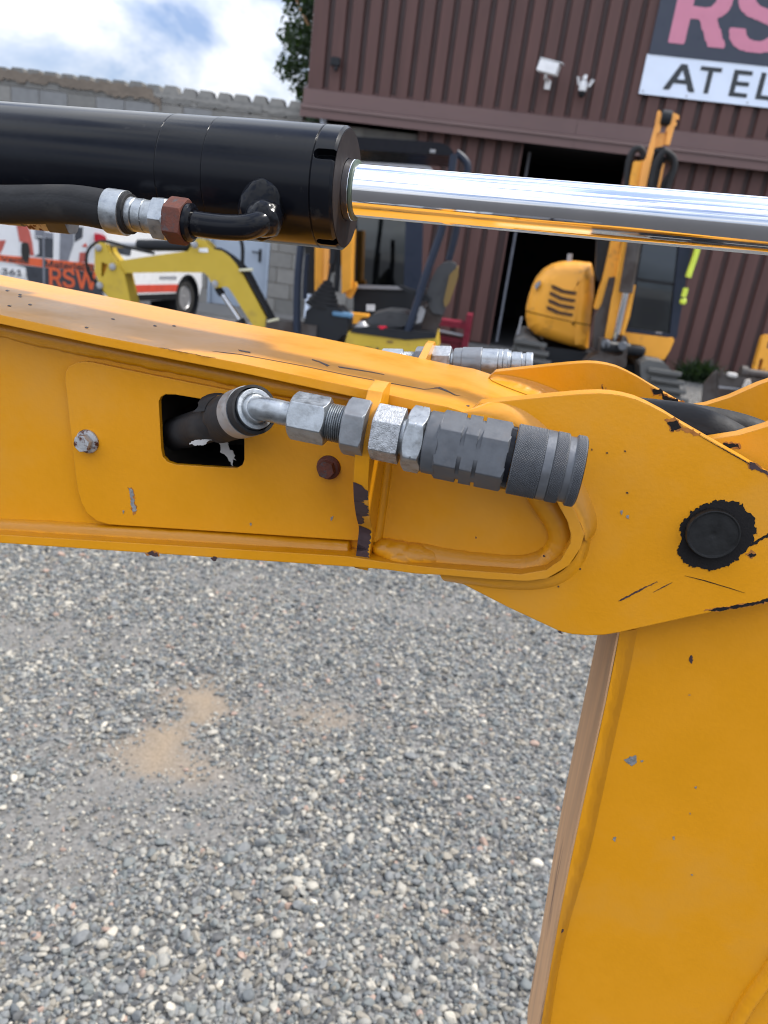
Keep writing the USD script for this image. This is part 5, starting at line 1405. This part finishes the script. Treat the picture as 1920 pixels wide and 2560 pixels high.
hr = rpx(E0, 124)
hose = part(arm, 'hose', tube(smooth_path([HS - hd * 0.02 + np.array([-0.05, 0, -0.03]), HS, HS + hd * 0.03, E0 - hd * 0.034], 40), hr * 0.80, 32), M['rubber'], smooth=True, label='torn rubber hose coming out of the opening')
# outer cover, cut open and ragged at the back
na, nt = 72, 26
FZ = np.array([0, 0, 1.0]) - hd * hd[2]; FZ /= np.linalg.norm(FZ); FX = np.cross(FZ, hd); RTUP = FX
Rh = rot_to(hd)
vv = []
for i in range(nt + 1):
    for j in range(na):
        an_ = j * 2 * math.pi / na
        back = -0.037 - 0.009 * (meshkit.fbm(np.array([[math.cos(an_) * 1.6, math.sin(an_) * 1.6, 0.3]]), 4, 8)[0] - 0.5) * 2.4
        t = back + (0.0015 - back) * i / nt
        r = hr * (1.0 + 0.05 * (meshkit.noise(np.array([[an_ * 1.3, t * 90, 0]]), 2)[0] - 0.5) + (0.06 if i == 0 else 0.03 if i == 1 else 0) * math.sin(an_ * 3 + 1))
        vv.append(E0 + hd * t + r * (math.cos(an_) * Rh[:, 0] + math.sin(an_) * Rh[:, 1]))
nv = len(vv)
inn_ = [E0 + hd * (0.0015 if i else -0.008) + hr * 0.885 * (math.cos(j * 2 * math.pi / na) * Rh[:, 0] + math.sin(j * 2 * math.pi / na) * Rh[:, 1]) for i in (1, 0) for j in range(na)]
v = np.array(vv + inn_)
I_ = np.vstack([np.arange(nv).reshape(nt + 1, na), np.arange(nv, nv + 2 * na).reshape(2, na)])
J = np.roll(I_, -1, 1)
f = np.concatenate([np.stack([I_[:-1], J[:-1], J[1:]], -1).reshape(-1, 3), np.stack([I_[:-1], J[1:], I_[1:]], -1).reshape(-1, 3)])
part(hose, 'torn_cover', trimesh.Trimesh(v, f, process=False), M['rubber'], smooth=40)
fl = []
for i, (dt, rr_) in enumerate([(0.0, 1.01), (-0.003, 1.09), (-0.0065, 1.17), (-0.008, 1.19)]):
    for j in range(26):
        an_ = 0.9 + j / 25 * 1.9 + math.pi * 0.0
        w_ = meshkit.fbm(np.array([[j * 0.35, i * 0.8, 2.0]]), 4, 5)[0] - 0.5
        rad_ = hr * (rr_ + 0.10 * w_ * (i > 0))
        fl.append(E0 + hd * (-0.034 + dt * (1 + 1.2 * w_)) + rad_ * (math.cos(an_) * FX + math.sin(an_) * FZ))
fl = np.array(fl)
I_ = np.arange(4 * 26).reshape(4, 26)
f = np.stack([I_[:-1, :-1], I_[1:, :-1], I_[1:, 1:], I_[:-1, 1:]], -1).reshape(-1, 4)
f = np.vstack([f[:, [0, 1, 2]], f[:, [0, 2, 3]]])
part(hose, 'torn_flap', trimesh.Trimesh(fl, f, process=False), M['rubber'], smooth=60)
part(hose, 'clamp_band', lathe([(0, hr * 1.0), (0, hr * 1.035), (0.0115, hr * 1.035), (0.0115, hr * 1.0)], E0 - hd * 0.0165, E0, 72, cap=False), M['steel_band'])


def rag(pts, o, seed):
    q = AF.szs(pts, o)
    return AF.prism(ragged(q, 0.0010, seed=seed), o, o + 0.0006)


part(hose, 'torn_label', rag([(470, 1108), (500, 1099), (520, 1096), (545, 1093), (540, 1098), (510, 1108), (485, 1114)], -0.02, 3), M['white_rag'])
part(hose, 'torn_label', rag([(541, 1100), (562, 1098), (572, 1122), (582, 1132), (589, 1154), (580, 1146), (583, 1166), (570, 1146), (552, 1130)], 0.004, 4), M['white_rag'])

# ---- far coupling on the other side of the arm
FO = AW + 0.052
Ax, Bx = AF.at(960, 902, FO), AF.at(1332, 912, FO)
cp2 = ring_on(arm, 'hydraulic_coupling', [(1128, 48), (1140, 48)], M['zinc'], label='slim plug coupling on the far side of the arm')
a, b = seg(955, 1008); part(cp2, 'swivel_nut', hexnut(a, b, rpx((a + b) / 2, 62), 0.3, 0.14), M['zinc'])
P0, P1 = seg(1006, 1042)
L = np.linalg.norm(P1 - P0); prof = []
for i in range(9):
    prof += [(L * i / 9, rpx(P0, 44)), (L * (i + 0.5) / 9, rpx(P0, 50))]
part(cp2, 'thread', lathe(prof, P0, P1, 48), M['zinc'], smooth=False)
a, b = seg(1041, 1066); part(cp2, 'lock_nut', hexnut(a, b, rpx((a + b) / 2, 78), 0.2, 0.1), M['dull_zinc'])
a, b = seg(1083, 1128); part(cp2, 'hexagon_body', hexnut(a, b, rpx((a + b) / 2, 82), 0.5, 0.10), M['cast_zinc'])
ring_on(cp2, 'collar', [(1134, 66), (1137, 72), (1156, 74), (1157, 78), (1204, 80), (1206, 74)], M['dull_zinc'])
ring_on(cp2, 'plug_body', [(1205, 72), (1207, 74), (1245, 74), (1246, 70), (1247, 74), (1257, 74), (1258, 70), (1259, 74), (1269, 75), (1271, 68), (1277, 66), (1279, 58)], M['zinc'])
ring_on(cp2, 'plug_nose', [(1278, 58), (1280, 62), (1303, 62), (1305, 56), (1313, 56), (1315, 62), (1329, 62), (1332, 56)], M['zinc'])
b0 = on_line(Ax, Bx, 1063); b1 = on_line(Ax, Bx, 1083)
sA, sB = (b0 - AF.o) @ AF.a, (b1 - AF.o) @ AF.a
bz = b0[2]
ztop = AF.sz(1080, 853, FO)[1]
part(arm, 'coupling_bracket', s_plate([(AW + 0.0005, bz - 0.05), (AW + 0.0005, ztop - 0.012), (FO - 0.012, ztop - 0.001), (FO, ztop), (FO + 0.010, ztop - 0.004), (FO + 0.018, ztop - 0.014), (FO + 0.02, bz - 0.03), (FO, bz - 0.06)], sA, sA + 0.0055), OP)

# ---- bucket cylinder
CO = AW / 2
Ax, Bx = AF.at(0, 399, CO), AF.at(1920, 566, CO)
cdir = (Bx - Ax) / np.linalg.norm(Bx - Ax)


def cring(parent, name, prof_px, m, n=96, label=None):
    return ring_on(parent, name, prof_px, m, n, label)


rb = rpx(on_line(Ax, Bx, 740), 283)
X = lambda px: on_line(Ax, Bx, px)
T = lambda px: float((X(px) - X(-150)) @ cdir)
brl = part(arm, 'cylinder_barrel', lathe([(0, rb * 0.985), (T(451), rb * 0.985), (T(451) + 0.0002, rb * 0.975), (T(453), rb * 0.985), (T(455), rb * 0.992), (T(560), rb * 0.992), (T(560) + 0.0002, rb * 0.985), (T(562), rb * 0.992), (T(563), rb), (T(814), rb), (T(814) + 0.0003, rb * 0.985), (T(816), rb * 0.985)], X(-150), X(0), 128), M['black_paint'], label='black painted hydraulic cylinder barrel')
# gland head with spanner slots
g0, g1 = X(816), X(868)
gl = float(np.linalg.norm(g1 - g0))
head = m3.Manifold.revolve(m3.CrossSection([[(0, 0), (rb * 0.985, 0), (rb, 0.0006), (rb, gl - 0.0015), (rb - 0.0015, gl), (0, gl)]]), 128)
R0 = rot_to(cdir)
vd = -AF.n
spin0 = math.atan2(vd @ R0[:, 1], vd @ R0[:, 0])
for dv in (-0.47, 1.10, -2.0, 2.67):
    a_ = spin0 + dv
    c_ = np.array([math.cos(a_), math.sin(a_)])
    slot = m3.Manifold.batch_hull([m3.Manifold.cylinder(0.012, 0.0031, 0.0031, 24).rotate([0, 90, math.degrees(a_)]).translate([c_[0] * (rb - 0.006), c_[1] * (rb - 0.006), z_]) for z_ in (gl - 0.0095, gl + 0.01)])
    head = head - slot
part(brl, 'gland_head', place(from_m3(head), g0, cdir), M['black_paint'], smooth=30)
part(brl, 'gland_face', lathe([(0, rpx(g1, 146)), (0.0004, rpx(g1, 146)), (0.0004, rb - 0.0018), (0, rb - 0.0018)], g1, g1 + cdir, 96, cap=False), M['gland_face'])
part(brl, 'wiper_seal', lathe([(0, rpx(g1, 137)), (0.0006, rpx(g1, 141)), (0.0016, rpx(g1, 140)), (0.0020, rpx(g1, 130))], g1 + cdir * 0.0046, g1 + cdir, 96), M['seal_green'])
part(brl, 'rod_collar', lathe([(0, rpx(g1, 142)), (0.0052, rpx(g1, 142)), (0.0055, rpx(g1, 139))], g1 - cdir * 0.001, g1 + cdir, 96), M['chrome'])
part(arm, 'cylinder_rod', cyl(X(850), X(2150), rpx(X(1400), 129), 128), M['chrome'], label='polished chrome cylinder rod')

# port: weld boss, bent pipe, nuts, hose
ob = CO - rb
bc = AF.at(655, 525, ob + 0.002)
sp = trimesh.creation.icosphere(4, 0.0135)
sp.vertices *= 1 + 0.22 * (meshkit.fbm(sp.vertices * 110, 3, 3) - 0.5)[:, None]
sp.apply_scale([1.0, 0.55, 1.28]); sp.apply_translation(bc)
boss = part(arm, 'port_boss', sp, M['black_paint'], smooth=True, label='lumpy black weld where the oil pipe joins the cylinder')
sp = trimesh.creation.icosphere(4, 0.0105)
sp.vertices *= 1 + 0.2 * (meshkit.fbm(sp.vertices * 140, 3, 9) - 0.5)[:, None]
sp.apply_translation(AF.at(660, 545, ob - 0.006)); sp2 = sp.copy()
part(boss, 'weld_lump', sp2, M['black_paint'], smooth=True)
pipe_pts = [AF.at(662, 540, ob + 0.002), AF.at(656, 553, ob - 0.010), AF.at(625, 566, ob - 0.0165), AF.at(580, 569, ob - 0.018), AF.at(530, 565, ob - 0.018), AF.at(476, 557, ob - 0.018)]
part(boss, 'oil_pipe', tube(smooth_path(pipe_pts, 60), rpx(pipe_pts[3], 62), 32), M['black_paint'], smooth=True)
Ax, Bx = AF.at(250, 524, ob - 0.018), AF.at(490, 559, ob - 0.018)
ft = ring_on(arm, 'hose_fitting', [(345, 80), (366, 80)], M['zinc'], label='zinc hose fitting with a rusted nut under the cylinder')
ring_on(ft, 'pipe_collar', [(466, 70), (468, 92), (480, 92), (486, 74)], M['black_paint'])
a, b = seg(426, 470); part(ft, 'pipe_nut', hexnut(a, b, rpx((a + b) / 2, 114), 0.5, 0.08), M['rust'], label='rusted brown nut')
a, b = seg(392, 427); part(ft, 'swivel_nut', hexnut(a, b, rpx((a + b) / 2, 110), 0.05, 0.10), M['zinc'])
ring_on(ft, 'nut_collar', [(364, 66), (366, 76), (391, 84), (393, 78)], M['zinc'])
a, b = seg(346, 370); part(ft, 'small_hexagon', hexnut(a, b, rpx((a + b) / 2, 78), 0.3, 0.05), M['cast_zinc'])
ring_on(ft, 'ferrule', [(325, 76), (327, 82), (340, 80), (345, 66)], M['zinc'])
ring_on(ft, 'hose_collar', [(317, 92), (318, 97), (326, 92), (327, 84)], M['rubber'])
ring_on(ft, 'clamp_band', [(274, 100), (274.5, 107), (317, 107), (318, 100)], M['zinc'])
hp = [AF.at(-120, 505, ob - 0.012), AF.at(0, 511, ob - 0.013), AF.at(120, 511, ob - 0.015), AF.at(210, 515, ob - 0.018), AF.at(280, 528, ob - 0.018), AF.at(330, 536, ob - 0.018)]
hh = smooth_path(hp, 70)
part(arm, 'hose', tube(hh, rpx(hp[2], 92) * (1 + 0.03 * (meshkit.fbm(hh * 60, 2, 2) - 0.5)), 36), M['rubber'], smooth=True, label='black rubber hose running under the cylinder')
# second fitting peeping out under that hose
Ax, Bx = AF.at(-60, 528, CO + 0.03), AF.at(260, 560, CO + 0.03)
f2 = ring_on(arm, 'hose_fitting', [(-40, 50), (60, 50), (61, 44), (76, 44)], M['gunmetal'], label='far fitting half hidden under the hose')
a, b = seg(78, 130); part(f2, 'swivel_nut', hexnut(a, b, rpx((a + b) / 2, 66), 0.1, 0.08), M['rusty_zinc'])
a, b = seg(130, 180); part(f2, 'pipe_nut', hexnut(a, b, rpx((a + b) / 2, 70), 0.1, 0.08), M['gunmetal'])

# ---- flakes and scratches
def chip(pts, off, amp, seed, m='bare', rise=0.0002):
    if amp >= 0.0008:
        c_ = np.mean(pts, 0)
        part(arm, 'flake_rim', chip_mesh(AF, [tuple(c_ + (np.array(p) - c_) * 1.12 + (np.array(p) - c_) / max(1, np.linalg.norm(np.array(p) - c_)) * 2.5) for p in pts], off, amp * 1.2, seed + 200, rise * 0.5), M['flake_rim'], smooth=False)
    part(arm, 'paint_flake', chip_mesh(AF, pts, off, amp, seed, rise), M[m], smooth=False)


def top_chip(pts, amp, seed, m='bare'):
    """a flake on the sloping top plate"""
    out = []
    for x, y in pts:                                       # meet the sight line with the plate's top surface
        lo, hi = -FL, AW + FL
        for _ in range(40):
            o = (lo + hi) / 2
            s, z = AF.sz(x, y, o)
            if z > np.interp(s, tq[:, 0], tq[:, 1]):
                lo = o
            else:
                hi = o
        out.append((s, o))
    g = ragged(out, amp, seed=seed)
    mm = trimesh.creation.extrude_polygon(g, 0.0001, engine='earcut')
    v = mm.vertices
    zt = np.interp(v[:, 0], tq[:, 0], tq[:, 1])
    part(arm, 'paint_flake', trimesh.Trimesh(AF.mesh(np.c_[v[:, 0], v[:, 1], zt + 0.00008 + v[:, 2]]), mm.faces, process=False), M[m], smooth=False)


top_chip([(306, 852), (340, 860), (400, 873), (440, 882), (500, 893), (560, 905), (602, 910), (600, 917), (560, 912), (520, 905), (490, 902), (470, 893), (430, 886), (380, 876), (340, 866)], 0.0007, 1)
top_chip([(530, 878), (560, 881), (600, 885.5), (641, 893), (641, 894.5), (600, 887), (560, 882.5)], 0.00015, 2)
top_chip([(594, 874), (626, 880), (624, 883), (600, 878)], 0.0004, 3)
top_chip([(780, 898), (800, 904), (824, 914), (818, 917), (798, 906), (780, 900.5)], 0.0003, 4)
top_chip([(845, 916), (870, 920), (930, 930), (960, 936), (960, 937.5), (920, 930), (866, 922), (848, 919.5)], 0.00025, 5)
top_chip([(640, 893), (760, 915), (870, 938), (960, 955), (1060, 973), (1095, 970), (1130, 983), (1129, 984), (1094, 971.3), (1060, 974.3), (960, 956.2), (870, 939.2), (760, 916.2), (640, 894)], 0.00007, 6)
top_chip([(1084, 970), (1100, 968), (1120, 977), (1138, 987), (1150, 989.5), (1136, 988.6), (1118, 979.5), (1100, 970.5)], 0.0002, 7)
for k, (x, y) in enumerate([(18, 727), (50, 737), (50, 742), (75, 762), (216, 819), (282, 798), (387, 815), (23, 765), (435, 815), (1170, 1015)]):
    top_chip([(x - 4, y - 1), (x, y - 2), (x + 5, y), (x + 3, y + 2), (x - 3, y + 1)], 0.0003, 20 + k)
# edge of the lower flange
chip([(368, 1384), (382, 1379), (394, 1383), (396, 1390), (372, 1388)], RIM, 0.0008, 11)
chip([(528, 1394), (536, 1391), (543, 1394), (542, 1402), (530, 1401)], RIM, 0.0005, 12)
# cover scratches
chip([(322, 1225), (330, 1222), (334, 1240), (336, 1255), (341, 1276), (334, 1282), (328, 1262), (326, 1240)], -0.0036, 0.0009, 13, 'bare_steel')
chip([(307, 1277), (312, 1276), (311, 1283), (307, 1282)], -0.0036, 0.0004, 14, 'bare_steel')
chip([(826, 1294), (833, 1290), (831, 1300), (826, 1300)], -0.0036, 0.0004, 15, 'bare_steel')
chip([(624, 1308), (630, 1307), (629, 1313), (625, 1313)], -0.0036, 0.0003, 16, 'bare_steel')
# clevis plate
chip([(1668, 1054), (1690, 1052), (1702, 1064), (1722, 1074), (1742, 1083), (1738, 1088), (1712, 1078), (1690, 1072), (1678, 1078), (1674, 1066)], CL, 0.0010, 17, 'black_smear')
chip([(1736, 1082), (1800, 1117), (1880, 1162), (1872, 1160), (1796, 1117)], CL, 0.00015, 117, 'black_smear')
chip([(1872, 1156), (1895, 1165), (1925, 1184), (1960, 1204), (1958, 1210), (1924, 1192), (1900, 1176), (1878, 1172)], CL, 0.0010, 18)
chip([(1552, 1276), (1557, 1275), (1556, 1287), (1552, 1286)], CL, 0.0004, 19, 'bare_steel')
chip([(1567, 1288), (1573, 1287), (1571, 1297), (1567, 1295)], CL, 0.0004, 20, 'bare_steel')
chip([(1546, 1502), (1590, 1478), (1645, 1452), (1642, 1455), (1600, 1477), (1553, 1502)], CL, 0.0003, 21, 'bare')
chip([(1630, 1482), (1660, 1465), (1682, 1455), (1662, 1466.5)], CL, 0.00012, 22, 'bare')
chip([(1708, 1438), (1760, 1450), (1820, 1468), (1868, 1484), (1820, 1469.5), (1758, 1451.5)], CL, 0.0001, 23, 'black_smear')
chip([(1872, 1362), (1900, 1345), (1930, 1328), (1930, 1338), (1900, 1352), (1876, 1366)], CL, 0.0006, 24, 'black_smear')
chip([(1868, 1388), (1880, 1380), (1890, 1388), (1880, 1394)], CL, 0.0009, 25, 'black_smear')
chip([(1770, 1527), (1800, 1518), (1860, 1510), (1925, 1496), (1925, 1503), (1860, 1516), (1800, 1527)], CL, 0.0008, 26, 'black_smear')
chip([(1394, 1577), (1400, 1576), (1408, 1584), (1400, 1584)], CL, 0.0004, 27)
for k, (x, y) in enumerate([(1480, 1123), (1518, 1132), (1563, 1128), (1568, 1232), (1450, 1422), (1396, 1466), (1360, 1390), (1190, 1344), (1432, 1387), (1256, 1054)]):
    chip([(x - 2, y - 2), (x + 2, y - 2), (x + 2, y + 2), (x - 2, y + 2)], CL - (0.0001 if x > 1445 else 0), 0.0002, 50 + k)
# inside of the far clevis plate
FI = AW - 0.006
for k, pts in enumerate([[(1632, 974), (1650, 972), (1665, 990), (1640, 985)], [(1650, 982), (1690, 1000), (1740, 1026), (1770, 1040), (1740, 1034), (1700, 1014), (1660, 996)], [(1640, 1018), (1670, 1008), (1672, 1012), (1650, 1024)], [(1508, 962), (1510, 980), (1506, 980)], [(1514, 972), (1516, 981), (1513, 981)], [(1700, 1030), (1724, 1022), (1748, 1038), (1720, 1036)]]):
    chip(pts, FI, 0.0012, 30 + k, 'black_smear')
# boom plate
for k, (pts, mm_) in enumerate([([(1723, 1640), (1731, 1636), (1732, 1654), (1727, 1661), (1722, 1650)], 'bare'), ([(1560, 1900), (1572, 1893), (1590, 1888), (1592, 1906), (1580, 1914), (1568, 1908)], 'bare_steel'), ([(1603, 1900), (1609, 1901), (1607, 1906), (1603, 1905)], 'bare_steel'), ([(1720, 1736), (1728, 1736), (1724, 1740)], 'bare_steel'),
                                ([(1735, 1967), (1742, 1966), (1739, 1973)], 'bare_steel'), ([(1533, 2093), (1540, 2092), (1538, 2104), (1533, 2101)], 'bare_steel'), ([(1681, 2092), (1688, 2091), (1686, 2099), (1682, 2098)], 'bare_steel'), ([(1723, 2032), (1728, 2032), (1726, 2037)], 'bare_steel'), ([(1726, 2185), (1732, 2185), (1730, 2190)], 'bare_steel'), ([(1400, 2325), (1410, 2322), (1408, 2330), (1400, 2334)], 'bare')]):
    chip(pts, BO - (0.004 if k == 9 else 0), 0.0004, 70 + k, mm_)
chip([(1800, 1113), (1815, 1105), (1840, 1110), (1850, 1118), (1820, 1120)], BO, 0.0008, 90, 'black_smear')
